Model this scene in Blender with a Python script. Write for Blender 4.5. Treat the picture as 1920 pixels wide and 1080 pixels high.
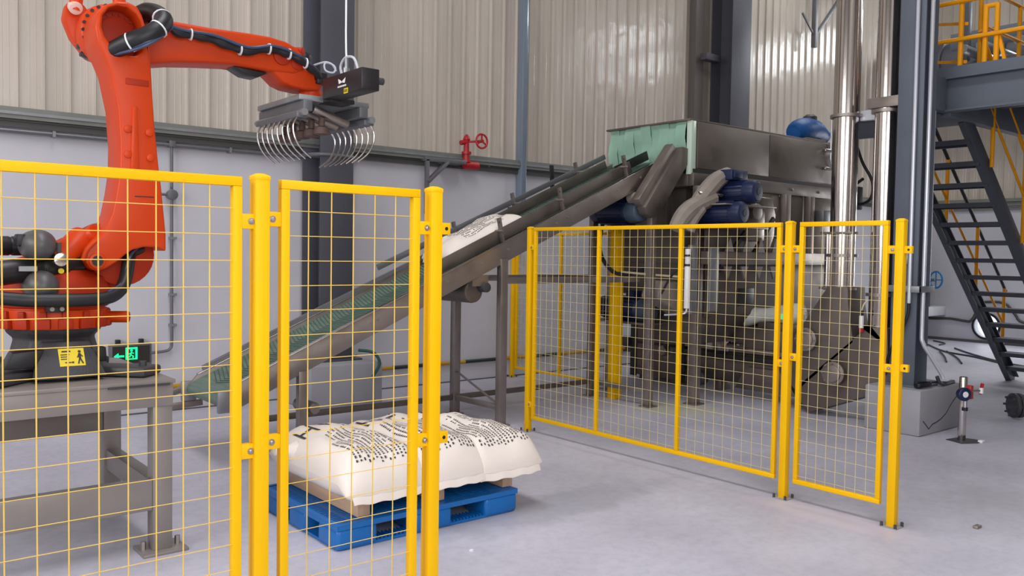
import bpy, bmesh, math, random
from mathutils import Vector as V, Matrix
random.seed(7)
D = bpy.data; S = bpy.context.scene
for o in list(D.objects): D.objects.remove(o)
COL = S.collection
PI = math.pi

# ------------------------------------------------------------------ camera
def set_camera():
    y, p, r = math.radians(50.5), math.radians(2.3), math.radians(0.9)
    fh = V((math.cos(y), math.sin(y), 0)); up = V((0, 0, 1)); right = fh.cross(up)
    fw = fh*math.cos(p) - up*math.sin(p)
    u = up*math.cos(p) + fh*math.sin(p)
    r2 = right*math.cos(r) + u*math.sin(r); u2 = u*math.cos(r) - right*math.sin(r)
    cam = D.cameras.new('camera'); ob = D.objects.new('camera', cam); COL.objects.link(ob)
    m = Matrix((r2, u2, -fw)).transposed().to_4x4(); m.translation = V((0, 0, 1.6))
    ob.matrix_world = m
    cam.sensor_width = 36; cam.lens = 1600/1920*36; cam.clip_start = 0.05; cam.clip_end = 200
    S.camera = ob
set_camera()

# ------------------------------------------------------------------ world, lights, exposure
W = D.worlds.new('world'); S.world = W; W.use_nodes = True
bg = W.node_tree.nodes['Background']; bg.inputs[0].default_value = (0.86, 0.93, 1, 1); bg.inputs[1].default_value = 2.2
S.view_settings.view_transform = 'Standard'; S.view_settings.look = 'None'
S.view_settings.gamma = 1; S.view_settings.use_curve_mapping = False
S.view_settings.exposure = 0.04

def area(name, loc, target, sx, sy, power, col=(1, 1, 1)):
    l = D.lights.new(name, 'AREA'); l.shape = 'RECTANGLE'; l.size = sx; l.size_y = sy; l.energy = power; l.color = col
    o = D.objects.new(name, l); COL.objects.link(o); o.location = loc
    o.rotation_euler = (V(target)-V(loc)).to_track_quat('-Z', 'Y').to_euler()
    return o
area('door_daylight', (1.4, -1.75, 2.3), (3.2, 2.2, 0.2), 5.0, 4.0, 285, (0.93, 0.93, 1.0))
area('left_door_daylight', (-5.8, 3.6, 3.2), (2, 4.2, 1.6), 6.5, 5.0, 560, (0.98, 0.97, 1.0))
area('roof_skylight', (2.0, 2.6, 8.85), (2.0, 2.6, 0), 2.0, 8.0, 400, (0.95, 0.95, 1.0))
area('roof_skylight', (12.5, 5.5, 8.85), (12.5, 5.5, 0), 2.0, 5.0, 200, (0.96, 0.98, 1.0))
area('clerestory_daylight', (17.5, 0.9, 7.1), (8, 0.9, 3.4), 2.6, .9, 120, (0.92, 0.96, 1.0))
area('clerestory_daylight', (17.5, 6.0, 6.2), (8, 5.0, 3.0), 2.6, .8, 80, (0.92, 0.96, 1.0))
area('side_door_daylight', (17.4, 4.4, 1.6), (13.0, 5.0, 0.2), 2.4, 3.0, 130, (0.94, 0.97, 1.0))

# ------------------------------------------------------------------ materials
def s2l(c):
    return tuple((x/12.92 if x <= .04045 else ((x+.055)/1.055)**2.4) for x in (v/255 for v in c)) + (1,)
MATS = {}
def mat(name, rgb, rough=.5, metal=0., var=.0, scale=6., bump=0., bscale=40., spec=.5, stretch=None, coat=0., emit=0., rvar=0.):
    if name in MATS: return MATS[name]
    m = D.materials.new(name); m.use_nodes = True; nt = m.node_tree; N = nt.nodes; L = nt.links
    b = N['Principled BSDF']; c = s2l(rgb)
    b.inputs['Base Color'].default_value = c; b.inputs['Roughness'].default_value = rough; b.inputs['Metallic'].default_value = metal
    b.inputs['Specular IOR Level'].default_value = spec; b.inputs['Coat Weight'].default_value = coat; b.inputs['Coat Roughness'].default_value = .28
    if emit:
        b.inputs['Emission Color'].default_value = c; b.inputs['Emission Strength'].default_value = emit
    if var or bump or rvar:
        g = N.new('ShaderNodeNewGeometry'); mp = N.new('ShaderNodeMapping')
        L.new(g.outputs['Position'], mp.inputs[0])
        if stretch: mp.inputs['Scale'].default_value = stretch
        if var or rvar:
            n = N.new('ShaderNodeTexNoise'); n.inputs['Scale'].default_value = scale; n.inputs['Detail'].default_value = 5
            L.new(mp.outputs[0], n.inputs['Vector'])
        if var:
            mr = N.new('ShaderNodeMapRange'); mr.inputs['From Min'].default_value = .3; mr.inputs['From Max'].default_value = .7
            mr.inputs['To Min'].default_value = 1-var; mr.inputs['To Max'].default_value = 1+var
            L.new(n.outputs['Fac'], mr.inputs['Value'])
            mx = N.new('ShaderNodeVectorMath'); mx.operation = 'SCALE'; mx.inputs[0].default_value = c[:3]
            L.new(mr.outputs[0], mx.inputs['Scale']); L.new(mx.outputs[0], b.inputs['Base Color'])
        if rvar:
            mr2 = N.new('ShaderNodeMapRange'); mr2.inputs['From Min'].default_value = .3; mr2.inputs['From Max'].default_value = .7
            mr2.inputs['To Min'].default_value = max(.02, rough-rvar); mr2.inputs['To Max'].default_value = rough+rvar
            L.new(n.outputs['Fac'], mr2.inputs['Value']); L.new(mr2.outputs[0], b.inputs['Roughness'])
        if bump:
            n2 = N.new('ShaderNodeTexNoise'); n2.inputs['Scale'].default_value = bscale; n2.inputs['Detail'].default_value = 4
            L.new(mp.outputs[0], n2.inputs['Vector'])
            bp = N.new('ShaderNodeBump'); bp.inputs['Strength'].default_value = bump; bp.inputs['Distance'].default_value = .02
            L.new(n2.outputs['Fac'], bp.inputs['Height']); L.new(bp.outputs[0], b.inputs['Normal'])
    MATS[name] = m; return m

YEL = mat('yellow_paint', (244, 188, 0), .5, var=.04, scale=3, spec=.2)
YELR = mat('yellow_paint_railing', (238, 160, 8), .5, var=.08, scale=5, spec=.25)
ORA = mat('orange_robot_paint', (208, 64, 8), .5, var=.05, scale=4, spec=.2, coat=.22)
ORD = mat('orange_casting', (176, 46, 10), .55, var=.08, scale=8, spec=.3)
BLK = mat('black_rubber', (28, 28, 31), .45, var=.1, scale=20)
DGR = mat('dark_grey_casting', (62, 61, 64), .5, var=.12, scale=10, bump=.15, bscale=90)
DOME = mat('grey_motor_cap', (82, 80, 80), .42, var=.08, scale=10)
BLP = mat('black_painted_steel', (36, 34, 36), .38, var=.06, scale=10)
SST = mat('brushed_stainless', (158, 148, 141), .42, .85, var=.1, scale=5, bump=.04, bscale=30, rvar=.08)
SSD = mat('dusty_stainless', (122, 113, 106), .5, .75, var=.14, scale=4, bump=.06, bscale=14, rvar=.1)
SSP = mat('polished_stainless', (205, 198, 194), .16, 1., var=.06, scale=3, bump=.03, bscale=6)
SSW = mat('wavy_stainless', (150, 140, 132), .3, .95, var=.08, scale=4, bump=.35, bscale=3.2)
GRST = mat('grey_painted_pedestal', (150, 143, 138), .42, .35, var=.08, scale=5)
SLATE = mat('slate_grey_paint', (93, 100, 110), .5, var=.06, scale=3)
SLATD = mat('charcoal_column_paint', (78, 78, 86), .48, var=.06, scale=3)
STAIRM = mat('dark_stair_paint', (72, 76, 86), .5, var=.08, scale=4)
GALV = mat('galvanised_steel', (150, 152, 154), .4, .6, var=.1, scale=12)
PIPEG = mat('grey_conduit', (112, 113, 116), .42, .4, var=.06, scale=6)
WHTP = mat('white_conduit', (205, 208, 214), .25, .3, var=.03, scale=6)
PLAST = mat('grey_white_plaster', (200, 198, 204), .75, var=.05, scale=1.3, bump=.05, bscale=25)
CONC = mat('grey_concrete', (158, 157, 162), .75, var=.08, scale=2.2, bump=.12, bscale=20)
BLUE = mat('blue_plastic', (14, 104, 178), .4, var=.06, scale=6)
MOTB = mat('motor_blue_paint', (24, 36, 72), .42, var=.12, scale=9)
BLUT = mat('blue_tarpaulin', (20, 84, 150), .45, var=.15, scale=9, bump=.3, bscale=12)
WOOD = mat('tan_wood', (205, 172, 142), .7, var=.12, scale=3, stretch=(8, 1, 8), bump=.1, bscale=30)
BAG = mat('white_woven_sack', (238, 228, 217), .62, var=.03, scale=5, bump=.12, bscale=260)
INK = mat('dark_print_ink', (58, 52, 52), .6)
BELT = mat('green_conveyor_belt', (98, 118, 106), .55, var=.25, scale=3, stretch=(10, 1, 10), bump=.25, bscale=40)
RED = mat('red_valve_paint', (176, 30, 40), .4, var=.06)
WHT = mat('white_print', (240, 240, 240), .5)
YLB = mat('yellow_label', (240, 214, 20), .45)
SIGN = mat('lit_sign_green', (10, 235, 130), .4, emit=2.2)
SIGNB = mat('exit_sign_face', (52, 50, 46), .25)
SIGNF = mat('exit_sign_frame', (104, 104, 108), .4)
SCREW = mat('bright_bolt', (176, 168, 162), .35, .85)
FABR = mat('grey_wrapping', (146, 136, 126), .6, var=.1, scale=8, bump=.3, bscale=8)
PLW = mat('milky_plastic_wrap', (206, 208, 200), .3, var=.1, scale=7, bump=.6, bscale=14)
GRAYM = mat('grey_trim_metal', (128, 130, 124), .45, .3, var=.08, scale=4)
CABLE = mat('dark_green_cable', (48, 66, 62), .5)
BLK2 = mat('black_cable', (22, 22, 26), .42)
WIRC = mat('yellow_wire', (228, 190, 84), .5)
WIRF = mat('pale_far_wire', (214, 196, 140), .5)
BVAL = mat('blue_handwheel', (20, 110, 170), .4)
INS = mat('light_insulation', (205, 205, 207), .6, var=.05)

def floor_material():
    m = D.materials.new('grey_epoxy_floor'); m.use_nodes = True; nt = m.node_tree; N = nt.nodes; L = nt.links
    b = N['Principled BSDF']; g = N.new('ShaderNodeNewGeometry')
    def noise(sc, det=6, rough=.55):
        n = N.new('ShaderNodeTexNoise'); n.inputs['Scale'].default_value = sc; n.inputs['Detail'].default_value = det
        n.inputs['Roughness'].default_value = rough; L.new(g.outputs['Position'], n.inputs['Vector']); return n
    def ramp(src, a, c, pa, pb):
        r = N.new('ShaderNodeValToRGB'); r.color_ramp.elements[0].position = pa; r.color_ramp.elements[1].position = pb
        r.color_ramp.elements[0].color = a; r.color_ramp.elements[1].color = c; L.new(src, r.inputs[0]); return r
    base = ramp(noise(1.1).outputs['Fac'], s2l((182, 180, 191)), s2l((198, 196, 207)), .35, .65)
    fine = ramp(noise(16, 8, .7).outputs['Fac'], (.93, .93, .93, 1), (1.03, 1.03, 1.03, 1), .38, .55)
    mul = N.new('ShaderNodeMix'); mul.data_type = 'RGBA'; mul.blend_type = 'MULTIPLY'; mul.inputs[0].default_value = 1
    L.new(base.outputs[0], mul.inputs['A']); L.new(fine.outputs[0], mul.inputs['B'])
    last = mul.outputs['Result']
    def spot(cx, cy, rad, colr, amt, sx=1., sy=1., rot=0.):
        nonlocal last
        mp = N.new('ShaderNodeMapping'); mp.vector_type = 'TEXTURE'
        mp.inputs['Location'].default_value = (cx, cy, 0); mp.inputs['Scale'].default_value = (rad*sx, rad*sy, 1); mp.inputs['Rotation'].default_value = (0, 0, rot)
        ds = N.new('ShaderNodeVectorMath'); ds.operation = 'ADD'
        nz = N.new('ShaderNodeTexNoise'); nz.inputs['Scale'].default_value = 7; L.new(g.outputs['Position'], nz.inputs['Vector'])
        sc = N.new('ShaderNodeVectorMath'); sc.operation = 'SCALE'; sc.inputs['Scale'].default_value = .8
        L.new(g.outputs['Position'], mp.inputs[0])
        L.new(nz.outputs['Color'], sc.inputs[0]); L.new(mp.outputs[0], ds.inputs[0]); L.new(sc.outputs[0], ds.inputs[1])
        sb = N.new('ShaderNodeVectorMath'); sb.operation = 'SUBTRACT'; sb.inputs[1].default_value = (.4, .4, .4); L.new(ds.outputs[0], sb.inputs[0])
        sep = N.new('ShaderNodeSeparateXYZ'); L.new(sb.outputs[0], sep.inputs[0])
        cmb = N.new('ShaderNodeCombineXYZ'); L.new(sep.outputs[0], cmb.inputs[0]); L.new(sep.outputs[1], cmb.inputs[1])
        ln = N.new('ShaderNodeVectorMath'); ln.operation = 'LENGTH'; L.new(cmb.outputs[0], ln.inputs[0])
        r = N.new('ShaderNodeMapRange'); r.inputs['From Min'].default_value = .55; r.inputs['From Max'].default_value = 1.05
        r.inputs['To Min'].default_value = amt; r.inputs['To Max'].default_value = 0; L.new(ln.outputs['Value'], r.inputs['Value'])
        mx = N.new('ShaderNodeMix'); mx.data_type = 'RGBA'; L.new(r.outputs[0], mx.inputs[0]); L.new(last, mx.inputs['A'])
        mx.inputs['B'].default_value = s2l(colr); last = mx.outputs['Result']
    spot(4.86, 2.75, .22, (206, 198, 206), .75, .8, 3.2)
    spot(7.05, 5.75, .5, (196, 196, 160), .6)
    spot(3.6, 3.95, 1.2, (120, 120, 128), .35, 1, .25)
    spot(6.4, 1.6, 1.3, (148, 146, 150), .4, .5, 1.2, .3)  # platform's shade on the right floor, painted into the colour
    L.new(last, b.inputs['Base Color']); b.inputs['Roughness'].default_value = .42; b.inputs['Specular IOR Level'].default_value = .4
    rr = ramp(noise(5).outputs['Fac'], (.38,)*3+(1,), (.55,)*3+(1,), .3, .7); L.new(rr.outputs[0], b.inputs['Roughness'])
    bp = N.new('ShaderNodeBump'); bp.inputs['Strength'].default_value = .06; bp.inputs['Distance'].default_value = .01
    L.new(noise(22).outputs['Fac'], bp.inputs['Height']); L.new(bp.outputs[0], b.inputs['Normal'])
    return m
FLOOR = floor_material()

def stripe_material(name, ca, cb, period, duty):
    m = D.materials.new(name); m.use_nodes = True; N = m.node_tree.nodes; L = m.node_tree.links; b = N['Principled BSDF']
    g = N.new('ShaderNodeNewGeometry'); s = N.new('ShaderNodeSeparateXYZ'); L.new(g.outputs['Position'], s.inputs[0])
    f = N.new('ShaderNodeMath'); f.operation = 'DIVIDE'; f.inputs[1].default_value = period; L.new(s.outputs[0], f.inputs[0])
    h = N.new('ShaderNodeMath'); h.operation = 'FRACT'; L.new(f.outputs[0], h.inputs[0])
    t = N.new('ShaderNodeMath'); t.operation = 'GREATER_THAN'; t.inputs[1].default_value = duty; L.new(h.outputs[0], t.inputs[0])
    mx = N.new('ShaderNodeMix'); mx.data_type = 'RGBA'; L.new(t.outputs[0], mx.inputs[0])
    mx.inputs['A'].default_value = s2l(ca); mx.inputs['B'].default_value = s2l(cb); L.new(mx.outputs['Result'], b.inputs['Base Color'])
    b.inputs['Roughness'].default_value = .5; return m
STRIPE = stripe_material('hazard_stripes', (34, 46, 44), (186, 140, 30), 1.05, .55)

def clad_material():
    m = D.materials.new('beige_cladding_steel'); m.use_nodes = True; N = m.node_tree.nodes; L = m.node_tree.links; b = N['Principled BSDF']
    g = N.new('ShaderNodeNewGeometry'); mp = N.new('ShaderNodeMapping'); mp.inputs['Scale'].default_value = (1, 1, .25); L.new(g.outputs['Position'], mp.inputs[0])
    n = N.new('ShaderNodeTexNoise'); n.inputs['Scale'].default_value = 2.2; n.inputs['Detail'].default_value = 6; L.new(mp.outputs[0], n.inputs['Vector'])
    r = N.new('ShaderNodeValToRGB'); r.color_ramp.elements[0].color = s2l((188, 178, 165)); r.color_ramp.elements[1].color = s2l((202, 192, 180))
    r.color_ramp.elements[0].position = .35; r.color_ramp.elements[1].position = .65; L.new(n.outputs['Fac'], r.inputs[0]); L.new(r.outputs[0], b.inputs['Base Color'])
    b.inputs['Roughness'].default_value = .17; b.inputs['Specular IOR Level'].default_value = .6
    n2 = N.new('ShaderNodeTexNoise'); n2.inputs['Scale'].default_value = 3.5; n2.inputs['Detail'].default_value = 2; L.new(g.outputs['Position'], n2.inputs['Vector'])
    bp = N.new('ShaderNodeBump'); bp.inputs['Strength'].default_value = .22; bp.inputs['Distance'].default_value = .03; L.new(n2.outputs['Fac'], bp.inputs['Height']); L.new(bp.outputs[0], b.inputs['Normal'])
    return m
CLAD = clad_material()

def curtain_material():
    m = D.materials.new('green_pvc_strip'); m.use_nodes = True; b = m.node_tree.nodes['Principled BSDF']
    b.inputs['Base Color'].default_value = s2l((196, 236, 214)); b.inputs['Roughness'].default_value = .25
    b.inputs['Transmission Weight'].default_value = .5; b.inputs['IOR'].default_value = 1.3
    return m
PVC = curtain_material()

# ------------------------------------------------------------------ mesh helpers
class MB:
    def __init__(s): s.v = []; s.f = []; s.weld = False
    def add(s, vs, fs):
        n = len(s.v); s.v += [tuple(map(float, v)) for v in vs]; s.f += [tuple(n+i for i in f) for f in fs]; return s
    def box(s, x0, x1, y0, y1, z0, z1):
        return s.add([(x, y, z) for z in (z0, z1) for y in (y0, y1) for x in (x0, x1)],
                     [(0, 2, 3, 1), (4, 5, 7, 6), (0, 1, 5, 4), (2, 6, 7, 3), (0, 4, 6, 2), (1, 3, 7, 5)])
    def bar(s, p, q, w, h, up=(0, 0, 1)):
        p, q = V(p), V(q); d = (q-p).normalized(); u = V(up)
        if abs(d.dot(u)) > .99: u = V((0, 1, 0))
        sd = d.cross(u).normalized(); u = sd.cross(d).normalized()
        vs = [b+sd*(a*w/2)+u*(c*h/2) for b in (p, q) for a, c in ((-1, -1), (1, -1), (1, 1), (-1, 1))]
        return s.add(vs, [(0, 1, 2, 3), (7, 6, 5, 4), (0, 4, 5, 1), (1, 5, 6, 2), (2, 6, 7, 3), (3, 7, 4, 0)])
    def cyl(s, p, q, r, r2=None, n=16):
        p, q = V(p), V(q); d = (q-p).normalized(); a = d.orthogonal().normalized(); b = d.cross(a); r2 = r if r2 is None else r2
        vs = [c+(a*math.cos(t)+b*math.sin(t))*R for c, R in ((p, r), (q, r2)) for t in (2*PI*i/n for i in range(n))]
        fs = [(i, (i+1) % n, n+(i+1) % n, n+i) for i in range(n)] + [tuple(range(n))[::-1], tuple(range(n, 2*n))]
        return s.add(vs, fs)
    def lathe(s, p, d, prof, n=20):
        p = V(p); d = V(d).normalized(); a = d.orthogonal().normalized(); b = d.cross(a); vs = []; k = len(prof)
        for t, r in prof:
            vs += [p+d*t+(a*math.cos(2*PI*i/n)+b*math.sin(2*PI*i/n))*max(r, 1e-4) for i in range(n)]
        fs = [(j*n+i, j*n+(i+1) % n, (j+1)*n+(i+1) % n, (j+1)*n+i) for j in range(k-1) for i in range(n)]
        fs += [tuple(range(n))[::-1], tuple(range((k-1)*n, k*n))]
        return s.add(vs, fs)
    def tube(s, pts, r, n=8, smooth=4):
        pts = [V(p) for p in pts]
        if smooth > 1 and len(pts) > 2:
            out = []
            for i in range(len(pts)-1):
                p0 = pts[max(i-1, 0)]; p1 = pts[i]; p2 = pts[i+1]; p3 = pts[min(i+2, len(pts)-1)]
                for k in range(smooth):
                    t = k/smooth
                    out.append(.5*((2*p1)+(p2-p0)*t+(2*p0-5*p1+4*p2-p3)*t*t+(3*p1-p0-3*p2+p3)*t**3))
            out.append(pts[-1]); pts = out
        vs = []; a = None; m = len(pts)
        for i, p in enumerate(pts):
            d = (pts[min(i+1, m-1)]-pts[max(i-1, 0)]).normalized()
            a = d.orthogonal().normalized() if a is None else (a-d*a.dot(d)).normalized()
            b = d.cross(a); rr = r(i/(m-1)) if callable(r) else r
            vs += [p+(a*math.cos(2*PI*k/n)+b*math.sin(2*PI*k/n))*rr for k in range(n)]
        fs = [(j*n+i, j*n+(i+1) % n, (j+1)*n+(i+1) % n, (j+1)*n+i) for j in range(m-1) for i in range(n)]
        fs += [tuple(range(n))[::-1], tuple(range((m-1)*n, m*n))]
        return s.add(vs, fs)
    def prism(s, poly, axis, a, b, holes=()):
        """poly in the two axes other than axis, extruded from a to b"""
        def P(u, v, w): return {'x': (w, u, v), 'y': (u, w, v), 'z': (u, v, w)}[axis]
        if not holes:
            n = len(poly)
            vs = [P(u, v, a) for u, v in poly]+[P(u, v, b) for u, v in poly]
            return s.add(vs, [tuple(range(n)), tuple(range(n, 2*n))[::-1]]+[(i, n+i, n+(i+1) % n, (i+1) % n) for i in range(n)])
        s.weld = True; bm = bmesh.new(); loops = [poly]+list(holes); es = []
        for lp in loops:
            vv = [bm.verts.new((u, v, 0)) for u, v in lp]
            es += [bm.edges.new((vv[i], vv[(i+1) % len(vv)])) for i in range(len(vv))]
        bmesh.ops.triangle_fill(bm, edges=es, use_beauty=True); bm.verts.index_update()
        vs = [(v.co.x, v.co.y) for v in bm.verts]; fs = [tuple(v.index for v in f.verts) for f in bm.faces]; bm.free()
        n = len(vs)
        s.add([P(u, v, a) for u, v in vs]+[P(u, v, b) for u, v in vs], fs+[tuple(n+i for i in f)[::-1] for f in fs])
        for lp in loops:
            k = len(lp)
            s.add([P(u, v, a) for u, v in lp]+[P(u, v, b) for u, v in lp], [(i, k+i, k+(i+1) % k, (i+1) % k) for i in range(k)])
        return s
    def build(s, name, m, parent=None, bevel=0., smooth=30, label=None, kind=None, seg=2, weld=False):
        me = D.meshes.new(name); o = base(parent)
        me.from_pydata([(x-o.x, y-o.y, z-o.z) for x, y, z in s.v], [], s.f)
        bm = bmesh.new(); bm.from_mesh(me); (bmesh.ops.remove_doubles(bm, verts=bm.verts, dist=1e-5) if weld or s.weld else None)
        bmesh.ops.recalc_face_normals(bm, faces=bm.faces)
        if bevel:
            eds = [e for e in bm.edges if len(e.link_faces) == 2 and e.calc_face_angle(0) > math.radians(32)]
            bmesh.ops.bevel(bm, geom=eds, offset=bevel, segments=seg, affect='EDGES', profile=.5, clamp_overlap=True)
        bm.to_mesh(me); bm.free()
        if smooth:
            me.polygons.foreach_set('use_smooth', [True]*len(me.polygons)); me.set_sharp_from_angle(angle=math.radians(smooth))
        me.materials.append(m)
        ob = D.objects.new(name, me); COL.objects.link(ob)
        if parent: ob.parent = parent
        if label: ob['label'] = label
        if kind: ob['kind'] = kind
        return ob
ORI = {}
def base(o):
    while o is not None:
        if o.name in ORI: return V(ORI[o.name])
        o = o.parent
    return V((0, 0, 0))
def thing(name, label, cat, loc, group=None):
    e = D.objects.new(name, None); COL.objects.link(e); e.location = loc; e.empty_display_size = .1
    e['label'] = label; e['category'] = cat
    if group: e['group'] = group
    ORI[e.name] = tuple(loc); return e
def tag(o, label, cat, group=None):
    o['label'] = label; o['category'] = cat
    if group: o['group'] = group
    return o
def struct(name, mb, m, parent=None, **k):
    o = mb.build(name, m, parent, **k)
    if parent is None: o['kind'] = 'structure'
    return o
def sub(o, parent):
    """hang a copy with shared mesh in the same place"""
    return o
def copies(o, offsets, parent):
    for d in offsets:
        c = o.copy(); COL.objects.link(c); c.parent = parent; c.location = V(o.location)+V(d)
def circ(cx, cy, r, n=24, a0=0.): return [(cx+r*math.cos(a0+2*PI*i/n), cy+r*math.sin(a0+2*PI*i/n)) for i in range(n)]

# ================================================================== setting
struct('floor', MB().box(-6, 17.7, -8, 8.6, -.12, 0), FLOOR, smooth=0)
struct('ceiling', MB().box(-6.2, 17.9, -8, 8.8, 9, 9.15), mat('roof_deck', (150, 150, 150), .7), smooth=0)
struct('wall_left', MB().box(-6.2, -6, -8, 8.6, 0, 9), mat('side_cladding', (170, 166, 156), .5), smooth=0)
struct('wall_front', MB().box(-6.2, 17.9, -2.0, -1.8, 0, 9), mat('side_cladding', (170, 166, 156), .5), smooth=0)

wb = struct('wall_back', MB().box(-6, 17.9, 8.62, 8.8, 0, 9), PLAST, smooth=0)
pl = MB().box(-6, 17.7, 8.58, 8.62, 0, 2.68).build('plaster', PLAST, wb, smooth=0)
# corrugated cladding sheets: four ribs each
def clad_mesh(z0, z1, w=.84, rib=.21):
    mb = MB(); prof = []
    for k in range(4):
        x = k*rib
        prof += [(x+.000, 0), (x+.072, 0), (x+.077, .0015), (x+.081, .0015), (x+.086, 0), (x+.124, 0), (x+.129, .0015), (x+.133, .0015), (x+.138, 0), (x+rib-.040, 0), (x+rib-.028, .026), (x+rib-.012, .026)]
    prof.append((w, 0)); vs = [(x, -h, z) for z in (z0, z1) for x, h in prof]; n = len(prof)
    mb.add(vs, [(i, i+1, n+i+1, n+i) for i in range(n-1)]); return mb
sheet = clad_mesh(2.80, 9.0).build('cladding_sheet', CLAD, wb, smooth=0)
sheet.location = (1.446-.84*8, 8.60, 0)
copies(sheet, [(.84*k, -.0015*(k % 2), 0) for k in range(1, 28)], wb)
# ledge: flashing strips and dust line between plaster and cladding
MB().box(-6, 17.7, 8.47, 8.6, 2.775, 2.80).box(-6, 17.7, 8.47, 8.485, 2.70, 2.775).build('ledge_flashing', GRAYM, wb, smooth=0)
MB().box(-6, 17.7, 8.50, 8.6, 2.68, 2.70).box(-6, 17.7, 8.515, 8.53, 2.63, 2.68).build('ledge_gutter', mat('dark_trim_metal', (84, 84, 82), .5, .3), wb, smooth=0)
MB().box(-6, 17.7, 8.455, 8.475, 2.735, 2.76).build('ledge_bead', GALV, wb, smooth=0)
struct('baseboard_back', MB().box(-6, 17.7, 8.565, 8.58, 0, .012), mat('floor_seam_dark', (86, 86, 90), .7), smooth=0)

# right wall with a round pipe opening near the floor
hy, hz, hr = 6.92, .335, .235
mbw = MB().prism([(-8, 0), (8.6, 0), (8.6, 2.68), (-8, 2.68)], 'x', 17.7, 17.9, [circ(hy, hz, hr, 28)])
wr = struct('wall_right', mbw, PLAST, smooth=20)
MB().prism(circ(hy, hz, hr+.03, 28), 'x', 17.675, 17.72, [circ(hy, hz, hr-.01, 28)]).build('opening_ring', BLK, wr)
MB().box(17.75, 17.9, -8, 8.6, 2.68, 9).build('upper_backing', PLAST, wr, smooth=0)
sheetr = clad_mesh(2.80, 9.0); sheetr.v = [(17.72+y, 8.6-x, z) for x, y, z in sheetr.v]
sr = sheetr.build('cladding_sheet', CLAD, wr, smooth=0)
copies(sr, [(0, -.84*k, 0) for k in range(1, 9)], wr)
MB().box(17.58, 17.7, -8, 8.6, 2.74, 2.80).box(17.62, 17.7, -8, 8.6, 2.66, 2.72).box(17.66, 17.7, -8, 8.6, 2.58, 2.63).build('ledge_flashing', GRAYM, wr, smooth=0)
struct('baseboard_right', MB().box(17.66, 17.7, -8, 8.58, 0, .05), mat('floor_seam_dark', (86, 86, 90), .7), smooth=0)

# building columns on the back wall, cast as H sections
def h_column(name, label, x0, x1, y0, y1, z0, z1, m, web='y', th=.016, fl=.014):
    t = thing(name, label, 'column', ((x0+x1)/2, (y0+y1)/2, z0))
    if web == 'y':
        MB().box(x0, x1, y0, y0+th, z0, z1).build('flange', m, t, bevel=.002)
        MB().box(x0, x1, y1-th, y1, z0, z1).build('flange', m, t, bevel=.002)
        MB().box((x0+x1)/2-fl/2, (x0+x1)/2+fl/2, y0+th, y1-th, z0, z1).build('web', m, t, smooth=0)
    else:
        MB().box(x0, x0+th, y0, y1, z0, z1).build('flange', m, t, bevel=.002)
        MB().box(x1-th, x1, y0, y1, z0, z1).build('flange', m, t, bevel=.002)
        MB().box(x0+th, x1-th, (y0+y1)/2-fl/2, (y0+y1)/2+fl/2, z0, z1).build('web', m, t, smooth=0)
    return t
c1 = h_column('wall_column', 'dark grey steel column on a concrete block behind the robot arm tip', 4.08, 4.46, 8.08, 8.5, .46, 9, SLATD)
MB().box(3.98, 4.56, 8.03, 8.55, .44, .46).build('base_plate', SLATD, c1, bevel=.003)
for x in (4.03, 4.51): MB().cyl((x, 8.07, .46), (x, 8.07, .5), .014, n=6).build('anchor_bolt', GALV, c1)
MB().box(4.0, 4.08, 8.2, 8.22, .46, .62).build('gusset', SLATD, c1); MB().box(4.46, 4.54, 8.2, 8.22, .46, .62).build('gusset', SLATD, c1)
c2 = h_column('wall_column', 'dark steel wall column rising behind the stainless hood', 10.98, 11.46, 8.1, 8.5, 0, 9, SLATD)
MB().box(10.62, 10.98, 8.3, 8.42, 4.62, 4.72).build('girt_stub', SLATD, c2, bevel=.004)
MB().box(10.55, 10.75, 8.46, 8.58, 0, 9).build('shadow_strip', mat('shadow_brown_grey', (104, 98, 94), .5), c2)  # brown-grey strip painted in for the shadow beside the column
pb = MB().box(3.84, 4.66, 7.78, 8.57, 0, .44).build('column_plinth', CONC, None, bevel=.015); tag(pb, 'low concrete block under the wall column beyond the conveyor foot', 'plinth')
g = MB().tube([(4.45, 7.92, .56), (4.56, 7.80, .54), (4.60, 7.74, .43), (4.52, 7.74, .3)], .016, 8).build('green_hose', mat('green_hose', (30, 74, 60), .45), None)
tag(g, 'short dark green hose bent over the edge of the concrete block by the wall', 'hose')

# ================================================================== wall services
o = MB().tube([(-5.9, 8.50, 2.55), (2.3, 8.50, 2.57), (4.0, 8.46, 2.6)], .018, 8, 1)
t = thing('wall_conduit', 'long grey conduit running along the wall under the cladding ledge', 'conduit', (2.73, 8.5, 2.58))
MB().tube([(-5.9, 8.52, 2.60), (3.9, 8.52, 2.60), (4.0, 8.40, 2.595), (4.06, 8.05, 2.59), (4.40, 8.05, 2.59), (4.55, 8.2, 2.59), (4.72, 8.50, 2.64), (4.92, 8.52, 2.70), (5.1, 8.52, 2.705), (8.3, 8.52, 2.71)], .018, 8, 3).build('pipe_run', PIPEG, t)
for x in (.6, 1.7, 3.3, 5.6, 6.6): MB().box(x-.012, x+.012, 8.495, 8.58, 2.575 if x < 4 else 2.68, 2.625 if x < 4 else 2.735).build('pipe_clip', GALV, t)
t = thing('drop_conduit', 'thin grey conduit dropping down the wall to the exit sign', 'conduit', (2.73, 8.52, .6))
MB().tube([(2.73, 8.53, 2.60), (2.73, 8.53, 2.2), (2.73, 8.53, 2.1), (2.73, 8.53, 1.0), (2.73, 8.53, .68), (2.715, 8.53, .625), (2.67, 8.53, .60), (2.53, 8.53, .59)], .014, 8, 4).build('pipe_run', PIPEG, t)
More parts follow.
